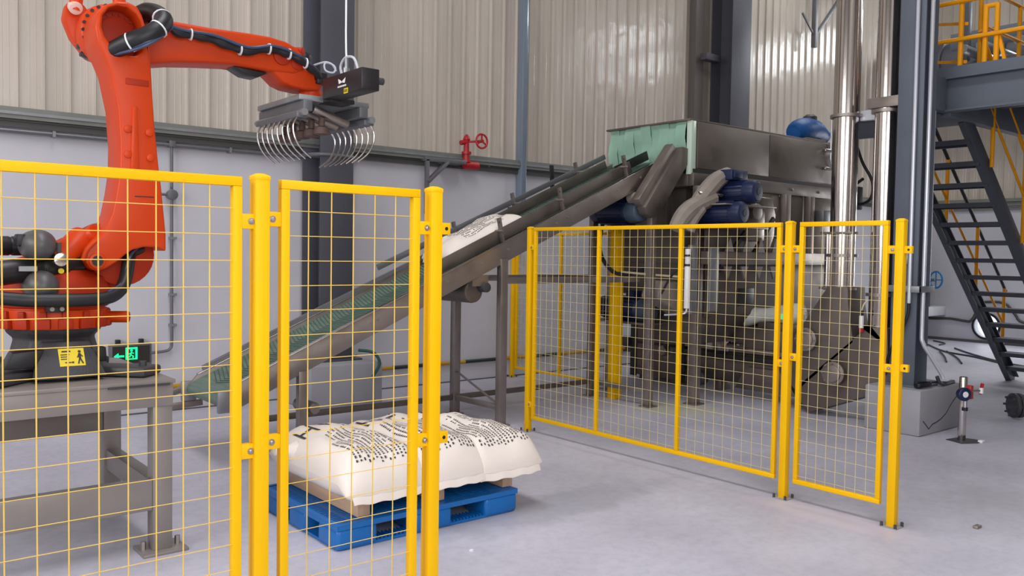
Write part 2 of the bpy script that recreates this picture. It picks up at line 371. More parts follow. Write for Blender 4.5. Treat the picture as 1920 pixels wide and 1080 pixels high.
MB().cyl((2.73, 8.56, 2.12), (2.73, 8.49, 2.12), .05, n=16).build('junction_box', PIPEG, t, bevel=.004)
MB().cyl((2.62, 8.53, 2.12), (2.73, 8.53, 2.12), .013, n=8).build('side_stub', PIPEG, t)
MB().box(2.70, 2.76, 8.50, 8.58, 2.58, 2.64).build('tee_box', PIPEG, t, bevel=.004)
for z in (1.7, 1.15, .85): MB().box(2.71, 2.775, 8.515, 8.58, z-.012, z+.012).build('pipe_clip', GALV, t)

t = thing('exit_sign', 'glowing green exit sign with arrow and running figure on the wall', 'sign', (2.35, 8.55, .58))
MB().prism([(2.165, .49), (2.38, .49), (2.40, .478), (2.53, .478), (2.54, .49), (2.54, .68), (2.53, .69), (2.17, .69), (2.16, .68)], 'y', 8.525, 8.58).build('sign_frame', SIGNF, t, bevel=.004)
MB().box(2.185, 2.52, 8.518, 8.53, .505, .668).build('sign_face', SIGNB, t)
MB().prism([(2.195, .575), (2.235, .605), (2.235, .583), (2.285, .583), (2.285, .567), (2.235, .567), (2.235, .545)], 'y', 8.512, 8.519).build('arrow', SIGN, t, smooth=0)
MB().prism([(2.30, .54), (2.405, .54), (2.405, .655), (2.30, .655)], 'y', 8.512, 8.519, [[(2.318, .55), (2.388, .55), (2.388, .64), (2.318, .64)]]).build('door_symbol', SIGN, t, smooth=0)
run = MB().cyl((2.352, 8.512, .626), (2.352, 8.519, .626), .011, n=10)
for a, b in (((2.352, .612), (2.344, .582)), ((2.35, .605), (2.372, .598)), ((2.35, .605), (2.331, .592)), ((2.345, .584), (2.368, .572)), ((2.368, .572), (2.364, .556)), ((2.345, .584), (2.333, .562))):
    run.bar((a[0], 8.5155, a[1]), (b[0], 8.5155, b[1]), .007, .011, (0, 1, 0))
run.build('running_figure', SIGN, t, smooth=0)
for x in (2.24, 2.45): MB().box(x-.02, x+.02, 8.53, 8.58, .69, .73).build('mounting_lug', BLK, t, bevel=.004)

t = thing('pipe_bracket', 'triangular grey steel bracket hanging under the wall ledge', 'bracket', (5.6, 8.4, 2.5))
MB().box(5.52, 6.1, 8.3, 8.36, 2.66, 2.71).build('bracket_arm', PIPEG, t, bevel=.003)
MB().box(5.53, 5.575, 8.3, 8.34, 2.05, 2.68).build('bracket_upright', PIPEG, t, bevel=.003)
MB().bar((5.56, 8.32, 2.42), (5.84, 8.32, 2.67), .04, .07, (0, 1, 0)).build('bracket_brace', PIPEG, t, bevel=.003)
MB().lathe((5.553, 8.28, 2.30), (0, 0, -1), [(0, .012), (.02, .03), (.07, .03), (.09, .012), (.16, .012)], 12).build('lamp_socket', WHT, t)
MB().box(5.84, 6.1, 8.34, 8.58, 2.66, 2.7).build('wall_arm', PIPEG, t)

t = thing('fire_valve', 'red hand wheel valve standing on the wall ledge', 'valve', (6.22, 8.4, 2.80))
MB().cyl((6.16, 8.42, 2.67), (6.36, 8.42, 2.67), .05, n=14).build('pipe_stub', RED, t)
MB().lathe((6.19, 8.42, 2.70), (0, 0, 1), [(0, .055), (.03, .055), (.03, .04), (.10, .04), (.10, .06), (.13, .06), (.13, .035), (.25, .03), (.28, .045), (.32, .03), (.34, .01)], 14).build('valve_body', RED, t)
MB().cyl((6.1, 8.42, 2.93), (6.19, 8.42, 2.95), .03, n=10).build('valve_cap', RED, t)
w = MB(); cx, cz = 6.33, 2.96
w.tube([(cx+.085*math.cos(a), 8.3, cz+.085*math.sin(a)) for a in [2*PI*i/20 for i in range(21)]], .013, 8, 1)
for a in (PI/2, PI/2+2.09, PI/2+4.19): w.bar((cx, 8.3, cz), (cx+.08*math.cos(a), 8.3, cz+.08*math.sin(a)), .018, .012, (0, 1, 0))
w.cyl((cx, 8.28, cz), (cx, 8.33, cz), .02, n=10); w.build('hand_wheel', RED, t)
MB().cyl((cx, 8.3, cz), (6.19, 8.42, 2.95), .014, n=8).build('valve_stem', RED, t)

t = thing('wall_downpipe', 'glossy pale blue grey square duct running up the cladding wall', 'pipe', (7.12, 8.45, 2.1))
MB().box(7.09, 7.17, 8.44, 8.56, 2.1, 9).build('duct', mat('pale_blue_duct', (132, 146, 160), .16, .2), t, bevel=.006)
MB().box(7.02, 7.24, 8.42, 8.44, 2.14, 2.18).build('foot_bracket', PIPEG, t)
MB().box(6.96, 7.03, 8.42, 8.56, 2.1, 2.2).build('end_box', DGR, t, bevel=.004)

o = MB().cyl((-5.9, 8.545, .245), (9.3, 8.545, .245), .022, n=10).build('striped_pipe', STRIPE, None); tag(o, 'low black and yellow striped guard pipe along the wall foot', 'pipe')
o = MB().box(9.2, 9.4, 8.45, 8.58, .2, .32).build('pipe_end_box', DGR, None, bevel=.006); tag(o, 'small dark box at the end of the striped wall pipe', 'box')

# ================================================================== fences
def fence_post(x, y, label, h=1.845, w=.05, tabs=(), foot=True, group='yellow fence posts'):
    t = thing('fence_post', label, 'post', (x, y, 0), group)
    MB().box(x-w/2, x+w/2, y-w/2, y+w/2, 0, h-.018).build('shaft', YEL, t, bevel=.004)
    k = w/2+.0015
    MB().add([(x-k, y-k, h-.022), (x+k, y-k, h-.022), (x+k, y+k, h-.022), (x-k, y+k, h-.022), (x-k, y-k, h-.008), (x+k, y-k, h-.008), (x+k, y+k, h-.008), (x-k, y+k, h-.008),
              (x-k*.45, y-k*.45, h), (x+k*.45, y-k*.45, h), (x+k*.45, y+k*.45, h), (x-k*.45, y+k*.45, h)],
             [(3, 2, 1, 0), (0, 1, 5, 4), (1, 2, 6, 5), (2, 3, 7, 6), (3, 0, 4, 7), (4, 5, 9, 8), (5, 6, 10, 9), (6, 7, 11, 10), (7, 4, 8, 11), (8, 9, 10, 11)]).build('post_cap', YEL, t, bevel=.003)
    if foot:
        MB().box(x-.05, x+.05, y-.05, y+.05, 0, .006).build('foot_plate', CONC, t)
        for a, b in ((-.042, -.042), (.042, -.042), (.042, .042), (-.042, .042)):
            MB().cyl((x+a, y+b, .004), (x+a, y+b, .03), .009, n=6).build('anchor_bolt', DGR, t)
    for dx, dy, z in tabs:
        a, b = (x+dx*w/2, x+dx*(w/2+.045)) if dx else (x-.012, x+.012)
        c, d = (y+dy*w/2, y+dy*(w/2+.045)) if dy else (y-.012, y+.012)
        tb = MB().box(min(a, b), max(a, b), min(c, d), max(c, d), z-.022, z+.022).build('clamp_tab', YEL, t, bevel=.002)
        MB().cyl((x+dx*(w/2+.026)-(.014 if dy else 0), y+dy*(w/2+.026)-(.014 if dx else 0), z), (x+dx*(w/2+.026)+(.014 if dy else 0), y+dy*(w/2+.026)+(.014 if dx else 0), z), .007, n=8).build('bolt_hole', BLK, tb)
    return t
def fence_panel(axis, c, a0, a1, z0, z1, label, wires, hz, mull=(), clamps=(), single=True, fw=.03, rv=.0021, rh=.0014):
    if not single: rv, rh = .0018, .0013
    """axis 'x': panel runs along x at y=c; 'y': runs along y at x=c"""
    def P(u, w, z): return (u, c+w, z) if axis == 'x' else (c+w, u, z)
    t = thing('mesh_fence', label, 'fence', P((a0+a1)/2, 0, 0))
    def bx(u0, u1, zz0, zz1, th=fw):
        m = MB(); p, q = P(u0, -th/2, zz0), P(u1, th/2, zz1)
        return m.box(min(p[0], q[0]), max(p[0], q[0]), min(p[1], q[1]), max(p[1], q[1]), zz0, zz1)
    bx(a0, a1, z1-fw, z1).build('top_rail', YEL, t, bevel=.003); bx(a0, a1, z0, z0+fw).build('bottom_rail', YEL, t, bevel=.003)
    bx(a0, a0+fw, z0+fw, z1-fw).build('stile', YEL, t, bevel=.003); bx(a1-fw, a1, z0+fw, z1-fw).build('stile', YEL, t, bevel=.003)
    for u in mull: bx(u-.015, u+.015, z0+fw, z1-fw).build('mullion', YEL, t, bevel=.003)
    off = -.008
    if single:
        u0 = wires[0]; v = MB().cyl(P(u0, off, z0+.012), P(u0, off, z1-.012), rv, n=6).build('vertical_wire', WIRC, t)
        copies(v, [V(P(u-u0, 0, 0))-V(P(0, 0, 0)) for u in wires[1:]], t)
        h0 = hz[0]; h = MB().cyl(P(a0+.008, off-.003, h0), P(a1-.008, off-.003, h0), rh, n=6).build('horizontal_wire', WIRC, t)
        copies(h, [(0, 0, z-h0) for z in hz[1:]], t)
    else:
        m = MB()
        for u in wires: m.cyl(P(u, off, z0+.012), P(u, off, z1-.012), rv, n=5)
        for z in hz: m.cyl(P(a0+.008, off-.003, z), P(a1-.008, off-.003, z), rh, n=5)
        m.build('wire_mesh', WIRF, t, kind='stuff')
    for u, s, z in clamps:          # s = direction out of the panel
        q0, q1 = P(u, -.012, 0), P(u+s*.05, .012, 0)
        cl = MB().box(min(q0[0], q1[0]), max(q0[0], q1[0]), min(q0[1], q1[1]), max(q0[1], q1[1]), z-.024, z+.024).build('clamp', YEL, t, bevel=.002)
        MB().lathe(P(u+s*.03, -.012, z), (0, -1, 0) if axis == 'x' else (-1, 0, 0), [(0, .011), (.003, .011), (.003, .0075), (.008, .007), (.010, .004)], 12).build('clamp_bolt', SCREW, cl)
    return t
HZ = [1.73-.0825*k for k in range(19)]
YF = 2.65
fence_panel('x', YF, -.62, 1.062, .12, 1.83, 'nearest yellow mesh fence panel in front of the orange robot', [.40+.08*k for k in range(-12, 8)], HZ, clamps=((1.062, 1, 1.69), (1.062, 1, .95)))
fence_panel('x', YF, 1.193, 1.733, .12, 1.83, 'narrow yellow mesh panel between the two near posts', [1.292+.0845*k for k in range(5)], HZ, clamps=((1.193, -1, 1.70), (1.193, -1, .97), (1.733, 1, 1.69), (1.733, 1, .90)))
fence_post(1.125, YF, 'yellow square fence post left of the narrow near mesh panel')
fence_post(1.80, YF, 'yellow square fence post right of the narrow near panel beside the bags', tabs=((1, 0, 1.69), (1, 0, .90)))
XF = 4.99
HR = [1.745-.0785*k for k in range(21)]
def grid(a, b, n): return [a+(b-a)*(k+1)/(n+1) for k in range(n)]
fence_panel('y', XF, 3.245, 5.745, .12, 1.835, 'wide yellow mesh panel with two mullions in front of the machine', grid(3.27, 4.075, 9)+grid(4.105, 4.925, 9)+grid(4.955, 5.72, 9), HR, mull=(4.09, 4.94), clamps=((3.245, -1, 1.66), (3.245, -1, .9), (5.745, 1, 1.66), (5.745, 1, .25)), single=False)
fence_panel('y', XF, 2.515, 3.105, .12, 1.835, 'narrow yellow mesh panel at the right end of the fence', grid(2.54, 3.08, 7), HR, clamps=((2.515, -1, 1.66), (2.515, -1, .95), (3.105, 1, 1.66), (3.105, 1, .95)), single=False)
fence_post(XF, 2.44, 'yellow fence post standing free at the right end of the fence', tabs=((0, -1, 1.66), (0, -1, .96)))
fence_post(XF, 3.18, 'yellow fence post between the wide and the narrow right panels')
fence_post(XF+.01, 5.81, 'yellow fence post beside the conveyor leg at the corner')
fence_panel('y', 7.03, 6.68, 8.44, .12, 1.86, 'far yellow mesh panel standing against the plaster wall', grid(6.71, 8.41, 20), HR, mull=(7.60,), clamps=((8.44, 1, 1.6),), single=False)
fence_post(7.03, 8.50, 'farthest yellow fence post close to the plaster wall')
fence_post(6.95, 6.60, 'thick yellow post under the conveyor head by the machine', h=2.0, w=.11)

# ================================================================== robot pedestal
t = thing('robot_pedestal', 'grey steel table frame carrying the orange robot', 'stand', (.75, 5.1, 0))
PX0, PX1, PY0, PY1, PZ = -.15, 1.48, 4.56, 5.66, .915
MB().box(PX0, PX1, PY0, PY1, PZ-.02, PZ).build('top_plate', GRST, t, bevel=.003)
MB().box(PX0+.01, PX1-.01, PY0+.01, PY0+.09, PZ-.14, PZ-.02).build('apron', GRST, t, bevel=.004)
MB().box(PX0+.01, PX1-.01, PY1-.09, PY1-.01, PZ-.14, PZ-.02).build('apron', GRST, t, bevel=.004)
MB().box(PX1-.09, PX1-.01, PY0+.09, PY1-.09, PZ-.14, PZ-.02).build('apron', GRST, t, bevel=.004)
MB().box(.6, .75, PY0+.09, PY1-.09, PZ-.14, PZ-.02).build('cross_beam', GRST, t, bevel=.004)
for x in (PX0+.01, PX1-.11):
    for y in (PY0+.02, PY1-.12):
        MB().box(x, x+.10, y, y+.10, .015, PZ-.02).build('leg', GRST, t, bevel=.006)
        MB().box(x-.06, x+.17, y-.05, y+.15, 0, .016).build('foot_plate', GRST, t, bevel=.003)
        for a in (-.035, .14): MB().cyl((x+a, y+.05, .014), (x+a, y+.05, .06), .014, n=6).build('anchor_bolt', SCREW, t)
MB().box(PX0+.11, PX1-.11, PY0+.025, PY0+.105, .23, .39).build('stretcher', GRST, t, bevel=.006)
MB().box(PX0+.11, PX1-.11, PY1-.11, PY1-.03, .48, .60).build('stretcher', GRST, t, bevel=.006)
MB().box(PX1-.10, PX1-.02, PY0+.12, PY1-.12, .25, .37).build('stretcher', GRST, t, bevel=.006)
MB().box(1.15, 1.45, PY0-.005, PY0+.01, PZ-.028, PZ-.018).build('top_seam', DGR, t, smooth=0)

# ================================================================== robot
R = thing('palletizing_robot', 'orange palletizing robot arm on a dark cast base', 'robot', (1.02, 5.12, PZ))
RX, RY = 1.02, 5.12
# cast base: splayed legs with pockets
bs = MB().lathe((RX, RY, PZ), (0, 0, 1), [(0, .34), (.02, .34), (.035, .27), (.10, .225), (.20, .20), (.235, .235), (.27, .24)], 8)
bs.build('cast_base', DGR, R, bevel=.02)
for a in (PI/4, 3*PI/4, 5*PI/4, 7*PI/4):
    c, s = math.cos(a), math.sin(a)
    fl_ = .38 if s > 0 else .56
    MB().bar((RX+.2*c, RY+.2*s, PZ+.028), (RX+fl_*c, RY+fl_*s, PZ+.03), .18, .05).build('base_foot', DGR, R, bevel=.015)
    MB().cyl((RX+(fl_-.06)*c, RY+(fl_-.06)*s, PZ+.05), (RX+(fl_-.06)*c, RY+(fl_-.06)*s, PZ+.08), .02, n=6).build('base_bolt', DGR, R)
for pk in ([(RX-.29, PZ+.075), (RX-.15, PZ+.075), (RX-.11, PZ+.165), (RX-.25, PZ+.155)], [(RX+.15, PZ+.085), (RX+.19, PZ+.085), (RX+.185, PZ+.16), (RX+.11, PZ+.17)]):
    MB().prism(pk, 'y', RY-.325 if pk[0][0] < RX else RY-.30, RY-.20).build('base_pocket', BLK, R, bevel=.006)
fp = MB().add([(RX-.17, RY-.385, PZ+.02), (RX+.17, RY-.385, PZ+.02), (RX+.11, RY-.27, PZ+.195), (RX-.11, RY-.27, PZ+.195), (RX-.17, RY-.33, PZ+.02), (RX+.17, RY-.33, PZ+.02), (RX+.11, RY-.2, PZ+.195), (RX-.11, RY-.2, PZ+.195)],
              [(0, 1, 2, 3), (7, 6, 5, 4), (0, 4, 5, 1), (1, 5, 6, 2), (2, 6, 7, 3), (3, 7, 4, 0)]).build('front_plate', DGR, R, bevel=.008)
def onplate(u, w, lift):      # u across, w up the sloping plate (0..1)
    y = RY-.385+.115*w; z = PZ+.02+.175*w
    n = V((0, -.175, .115)).normalized()
    return V((RX+u, y, z))+n*lift
def plate_quad(m, u0, u1, w0, w1, lift):
    return m.add([onplate(u0, w0, lift), onplate(u1, w0, lift), onplate(u1, w1, lift), onplate(u0, w1, lift)], [(0, 1, 2, 3)])
lb = plate_quad(MB(), -.045, .075, .32, .80, .002).build('warning_label', YLB, fp, smooth=0)
pr = MB()
for u0, u1, w0, w1 in ((-.03, .012, .70, .74), (-.037, .005, .62, .645), (-.037, .0, .56, .585), (-.037, .0, .50, .525), (-.02, .01, .40, .43), (.012, .022, .39, .44)): plate_quad(pr, u0, u1, w0, w1, .0035)
for a, b, w in (((.052, .66), (.052, .53), .012), ((.052, .54), (.042, .37), .007), ((.052, .54), (.064, .37), .007), ((.05, .64), (.04, .54), .005), ((.054, .64), (.066, .56), .005)):
    p, q = onplate(a[0], a[1], .0035), onplate(b[0], b[1], .0035); pr.bar(p, q, w, .001, (0, -.175, .115))
pr.cyl(onplate(.053, .705, .003), onplate(.053, .705, .004), .0075, n=10)
pr.build('label_print', INK, fp, smooth=0)
# slewing ring with lugs
MB().lathe((RX, RY, PZ+.255), (0, 0, 1), [(0, .235), (.0, .255), (.10, .262), (.10, .25), (.13, .25)], 40).build('slewing_ring', ORA, R, bevel=.004)
lug = None
for k in range(16):
    a = 2*PI*k/16
    p = V((RX+.262*math.cos(a), RY+.262*math.sin(a), 0)); d = V((-math.sin(a), math.cos(a), 0)); q = V((math.cos(a), math.sin(a), 0))
    m = MB().bar(p-d*.035+V((0, 0, PZ+.285)), p+d*.035+V((0, 0, PZ+.285)), .035, .055)
    m.bar(p-d*.018+V((0, 0, PZ+.33)), p+d*.018+V((0, 0, PZ+.33)), .028, .04)
    m.build('ring_lug', ORD, R, bevel=.006)
MB().cyl((RX+.23, RY-.1, PZ+.305), (RX+.34, RY-.16, PZ+.305), .032, n=14).build('stop_buffer', ORA, R, bevel=.008)
# carousel
MB().lathe((RX, RY, PZ+.365), (0, 0, 1), [(0, .262), (.02, .275), (.10, .28), (.16, .255), (.20, .20)], 36).build('carousel', ORD, R, bevel=.006)
MB().prism([(1.02, 1.36), (1.30, 1.36), (1.42, 1.42), (1.49, 1.52), (1.50, 1.62), (1.42, 1.72), (1.25, 1.74), (1.10, 1.66), (.92, 1.56), (.78, 1.50), (.78, 1.38)], 'y', 5.02, 5.26).build('shoulder_housing', ORD, R, bevel=.03, seg=3)
MB().cyl((1.33, 4.98, 1.56), (1.33, 5.04, 1.56), .17, n=32).build('shoulder_gear', ORD, R, bevel=.01)
bx_ = MB().box(.925, 1.01, 4.80, 4.88, 1.265, 1.31).build('cable_clamp_block', BLP, R, bevel=.006)
for x in (.945, .99): MB().cyl((x, 4.8, 1.283), (x, 4.79, 1.283), .011, n=10).build('clamp_screw', SCREW, bx_)
# shoulder motors
def motor_cyl(p, q, r, name='motor_body', m=BLP):
    d = (V(q)-V(p)); L = d.length
    return MB().lathe(p, d, [(0, r*.8), (.012, r), (L*.48, r), (L*.48, r*.93), (L*.52, r*.93), (L*.52, r), (L*.8, r*.98), (L*.8, r*.8), (L, r*.75)], 24).build(name, m, R, bevel=.004)
mb1 = motor_cyl((.70, 4.86, 1.46), (1.12, 4.98, 1.51), .062)
MB().box(.80, .88, 4.798, 4.815, 1.475, 1.50).build('rating_plate', GALV, mb1)
MB().cyl((1.0, 4.865, 1.475), (1.0, 4.855, 1.475), .014, n=10).build('yellow_dot', YLB, mb1)
motor_cyl((.62, 5.02, 1.60), (.98, 5.05, 1.60), .05, m=BLK)
for c, lab in (((.90, 4.83, 1.605), 'dome'), ((.905, 4.80, 1.40), 'dome')):
    MB().lathe((c[0], c[1]+.17, c[2]), (0, -1, 0), [(0, .075), (.1, .08), (.16, .078), (.19, .066), (.215, .045), (.23, .02), (.233, .002)], 26).build('motor_cap', DOME, R)
MB().box(.80, .845, 4.86, 4.93, 1.60, 1.66).build('motor_connector', BLK, R, bevel=.008)
MB().cyl((.985, 4.84, 1.535), (.985, 4.78, 1.535), .035, n=16).build('oil_gauge', SSP, R, bevel=.004)
MB().cyl((.985, 4.83, 1.56), (.985, 4.83, 1.62), .012, n=10).build('gauge_stem', DOME, R)
MB().cyl((1.0, 4.98, 1.50), (1.16, 5.05, 1.66), .075, n=20).build('upper_reducer', ORA, R, bevel=.02)
MB().cyl((1.12, 5.1, 1.60), (1.2, 4.98, 1.68), .05, n=18).build('reducer_cap', ORA, R, bevel=.01)
# link arm
LK = [(1.415, 2.806), (1.432, 2.723), (1.445, 2.654), (1.448, 2.569), (1.456, 2.426), (1.465, 2.283), (1.476, 2.168), (1.487, 2.053), (1.501, 1.938), (1.515, 1.792), (1.526, 1.675), (1.526, 1.581), (1.492, 1.598), (1.458, 1.606), (1.408, 1.605), (1.353, 1.59), (1.312, 1.561), (1.27, 1.521), (1.218, 1.487), (1.179, 1.472), (1.14, 1.486), (1.117, 1.52), (1.115, 1.559), (1.13, 1.598), (1.161, 1.632), (1.193, 1.666), (1.219, 1.701), (1.251, 1.781), (1.273, 1.895), (1.289, 2.01), (1.292, 2.151), (1.279, 2.347), (1.243, 2.524), (1.211, 2.603), (1.181, 2.667), (1.168, 2.747), (1.179, 2.818), (1.218, 2.872), (1.275, 2.9), (1.329, 2.908), (1.377, 2.892), (1.402, 2.851)]
HO = [(1.200, 2.754), (1.206, 2.814), (1.235, 2.858), (1.276, 2.878), (1.328, 2.878), (1.370, 2.852), (1.394, 2.815), (1.407, 2.762), (1.414, 2.704), (1.403, 2.656), (1.374, 2.63), (1.336, 2.626), (1.292, 2.64), (1.246, 2.664), (1.215, 2.706)]
LY0, LY1 = 4.86, 5.13
lk = MB().prism(LK, 'y', LY0, LY1, [HO]).build('link_arm', ORA, R, bevel=.016, seg=3)
MB().cyl((1.305, 5.02, 2.755), (1.305, 5.0, 2.755), .125, n=36).lathe((1.305, 5.0, 2.755), (0, -1, 0), [(0, .095), (.01, .095), (.014, .085)], 36).build('elbow_cover', ORD, lk)
m = MB()
for k in range(9):
    a = .5+k*.3; m.cyl((1.305+.108*math.cos(a), 5.0, 2.755+.108*math.sin(a)), (1.305+.108*math.cos(a), 4.992, 2.755+.108*math.sin(a)), .008, n=6)
m.build('cover_bolts', ORD, lk)
MB().box(1.315, 1.435, LY0-.004, LY0+.01, 2.47, 2.505).build('arm_recess', ORD, lk, bevel=.004)
MB().prism([(1.335, 1.98), (1.385, 1.98), (1.375, 2.36), (1.345, 2.36)], 'y', LY0-.012, LY0+.01).build('arm_rib', ORA, lk, bevel=.01)
for x, z in ((1.325, 2.235), (1.435, 2.225), (1.325, 2.10), (1.44, 2.09)):
    MB().cyl((x, LY0+.01, z), (x, LY0-.012, z), .021, n=14).build('arm_boss', ORA, lk, bevel=.004)
MB().box(1.36, 1.46, LY0-.002, LY0+.01, 1.875, 1.88).build('seam_line', BLK, lk, smooth=0)
MB().cyl((1.172, LY0-.01, 1.528), (1.172, LY0+.02, 1.528), .042, n=22).build('pivot_ring', ORA, lk, bevel=.006)
MB().cyl((1.172, LY0-.014, 1.528), (1.172, LY0+.0, 1.528), .028, n=18).build('pivot_hole', BLK, lk)
MB().tube([(1.10, LY0-.005, 1.53), (1.12, LY0-.01, 1.585), (1.165, LY0-.01, 1.635)], .012, 8).build('pivot_strap', ORA, lk)
# elbow hub and forearm
MB().lathe((1.325, 5.30, 2.785), (0, -1, 0), [(0, .12), (.02, .165), (.10, .175), (.17, .165), (.18, .14)], 36).build('elbow_hub', ORA, R, bevel=.008)
m = MB()
for k in range(24):
    a = 2*PI*k/24; m.cyl((1.325+.155*math.cos(a), 5.16, 2.785+.155*math.sin(a)), (1.325+.155*math.cos(a), 5.12, 2.785+.155*math.sin(a)), .010, n=6)
m.build('hub_bolts', BLP, R)
FO = [(1.36, 2.885), (1.493, 2.891), (1.6, 2.893), (1.837, 2.894), (2.061, 2.903), (2.196, 2.904), (2.3, 2.892), (2.371, 2.865), (2.414, 2.826), (2.432, 2.769), (2.415, 2.727), (2.354, 2.698), (2.231, 2.693), (2.095, 2.699), (1.964, 2.701), (1.775, 2.681), (1.624, 2.661), (1.49, 2.632), (1.36, 2.64), (1.30, 2.70), (1.30, 2.83)]
fo = MB().prism(FO, 'y', 5.02, 5.24).build('forearm', ORA, R, bevel=.035, seg=3)
MB().cyl((2.37, 5.03, 2.765), (2.37, 5.012, 2.765), .04, n=18).build('forearm_plug', ORD, fo, bevel=.004)
MB().cyl((2.27, 5.03, 2.80), (2.27, 5.005, 2.80), .06, n=20).build('forearm_cover', ORD, fo, bevel=.006)
MB().cyl((2.38, 5.10, 2.855), (2.42, 5.04, 2.85), .028, n=14).build('forearm_boss', ORD, fo, bevel=.006)
MB().prism([(1.98, 2.70), (2.20, 2.69), (2.14, 2.655), (2.06, 2.66)], 'y', 5.06, 5.2).build('under_cover', BLP, fo, bevel=.01)
# rear triangle plate with rods
MB().prism([(1.30, 2.64), (1.22, 2.66), (1.14, 2.76), (1.10, 2.86), (1.115, 2.94), (1.16, 2.985), (1.21, 2.95), (1.25, 2.90), (1.35, 2.86)], 'y', 5.26, 5.34).build('rear_plate', ORA, R, bevel=.015)
MB().cyl((1.15, 5.24, 2.93), (1.15, 5.19, 2.905), .036, n=18).build('rear_pin', mat('pin_highlight', (226, 196, 184), .4), R, bevel=.008)  # pale colour paints in the highlight on the rear plate
MB().cyl((1.15, 5.22, 2.90), (1.20, 5.2, 3.34), .034, n=16).build('tie_rod', ORA, R)
MB().cyl((1.36, 5.1, 2.86), (1.32, 5.15, 3.34), .034, n=16).build('tie_rod', ORA, R)
MB().box(1.14, 1.40, 5.12, 5.24, 3.30, 3.38).build('tie_bracket', ORA, R, bevel=.02)
MB().prism([(1.165, 2.725), (1.25, 2.70), (1.24, 2.675), (1.165, 2.705)], 'y', 5.22, 5.27).prism([(1.18, 2.685), (1.27, 2.665), (1.26, 2.64), (1.18, 2.665)], 'y', 5.22, 5.27).build('plug_connector', BLP, R, bevel=.004)
# wrist
MB().prism([(2.19, 2.72), (2.22, 2.69), (2.28, 2.64), (2.34, 2.62), (2.44, 2.613), (2.53, 2.62), (2.555, 2.65), (2.55, 2.72), (2.525, 2.752), (2.43, 2.745)], 'y', 5.03, 5.24).build('wrist_block', ORA, R, bevel=.025, seg=3)
MB().cyl((2.515, 5.13, 2.64), (2.515, 5.13, 2.575), .075, n=26).build('wrist_flange', ORA, R, bevel=.006)
MB().cyl((2.33, 5.13, 2.645), (2.56, 5.13, 2.655), .012, n=8).build('wrist_lip', ORD, R)
MB().lathe((2.47, 5.15, 2.74), (0, 0, 1), [(0, .06), (.1, .06), (.12, .05), (.14, .02)], 18).build('wrist_motor', BLP, R, bevel=.004)
MB().box(2.50, 2.57, 5.00, 5.08, 2.66, 2.73).build('wrist_sensor', BLP, R, bevel=.006)
# hoses of the dress pack
hs = MB().tube([(1.26, 4.90, 2.642), (1.325, 4.80, 2.686), (1.392, 4.76, 2.72), (1.455, 4.76, 2.77), (1.495, 4.8, 2.825), (1.49, 4.88, 2.875), (1.455, 4.96, 2.90), (1.43, 5.05, 2.88), (1.45, 5.1, 2.86)], lambda t: .048 if t < .9 else .04, 14, 5).build('main_hose', BLK, R)
MB().tube([(1.255, 4.88, 2.625), (1.33, 4.78, 2.655), (1.40, 4.735, 2.69), (1.47, 4.75, 2.745), (1.53, 4.80, 2.82), (1.525, 4.9, 2.88), (1.47, 4.98, 2.93)], .013, 8, 5).build('hose_cable', mat('blue_grey_cable', (64, 76, 104), .35), hs)
MB().tube([(1.26, 4.86, 2.62), (1.34, 4.76, 2.642), (1.42, 4.73, 2.69), (1.49, 4.76, 2.75), (1.56, 4.88, 2.815)], .009, 8, 5).build('hose_cable', mat('blue_grey_cable', (64, 76, 104), .35), hs)
def ring_at(p, d, r, m=WHT):
    return MB().lathe(V(p)-V(d).normalized()*.004, d, [(0, r), (.008, r)], 14)
for p, d in (((1.325, 4.80, 2.682), (1, -.9, .5)), ((1.455, 4.76, 2.768), (.8, .2, .8)), ((1.495, 4.83, 2.845), (0, .8, .6))):
    ring_at(p, d, .052).build('cable_tie', WHT, hs)
hf = MB().tube([(1.47, 4.97, 2.845), (1.562, 4.975, 2.85), (1.635, 4.985, 2.82), (1.739, 4.985, 2.822), (1.831, 4.985, 2.815), (1.924, 4.985, 2.795), (2.037, 4.985, 2.782), (2.152, 4.985, 2.815), (2.237, 4.985, 2.818), (2.306, 4.985, 2.805), (2.376, 4.98, 2.784), (2.437, 4.99, 2.75), (2.50, 5.0, 2.715), (2.53, 5.05, 2.69)], lambda t: .021+.007*math.sin(t*31)**2, 10, 4).build('forearm_hose', BLK, R)
MB().tube([(1.50, 4.965, 2.86), (1.66, 4.965, 2.835), (1.83, 4.962, 2.835), (2.03, 4.962, 2.80), (2.2, 4.962, 2.835), (2.36, 4.962, 2.80), (2.48, 4.98, 2.74)], .009, 6, 5).build('hose_cable', mat('blue_grey_cable', (64, 76, 104), .35), hf)
for p in ((1.70, 4.985, 2.822), (1.99, 4.985, 2.784), (2.17, 4.985, 2.817), (2.30, 4.985, 2.806), (2.41, 4.985, 2.768)):
    ring_at(p, (1, 0, 0), .034).build('cable_tie', WHT, hf)
MB().tube([(.60, 4.78, 1.36), (.755, 4.76, 1.341), (.847, 4.74, 1.333), (.966, 4.735, 1.331), (1.064, 4.74, 1.33), (1.19, 4.76, 1.336), (1.26, 4.80, 1.365), (1.30, 4.84, 1.41), (1.325, 4.88, 1.467), (1.345, 4.92, 1.53), (1.37, 4.97, 1.575), (1.43, 5.0, 1.60)], .034, 14, 4).build('lower_hose', BLK, R)
MB().tube([(1.20, 4.75, 1.37), (1.28, 4.81, 1.41), (1.315, 4.86, 1.48), (1.35, 4.90, 1.56), (1.40, 4.95, 1.60)], .008, 6, 4).build('hose_cable', mat('blue_grey_cable', (64, 76, 104), .35), R)
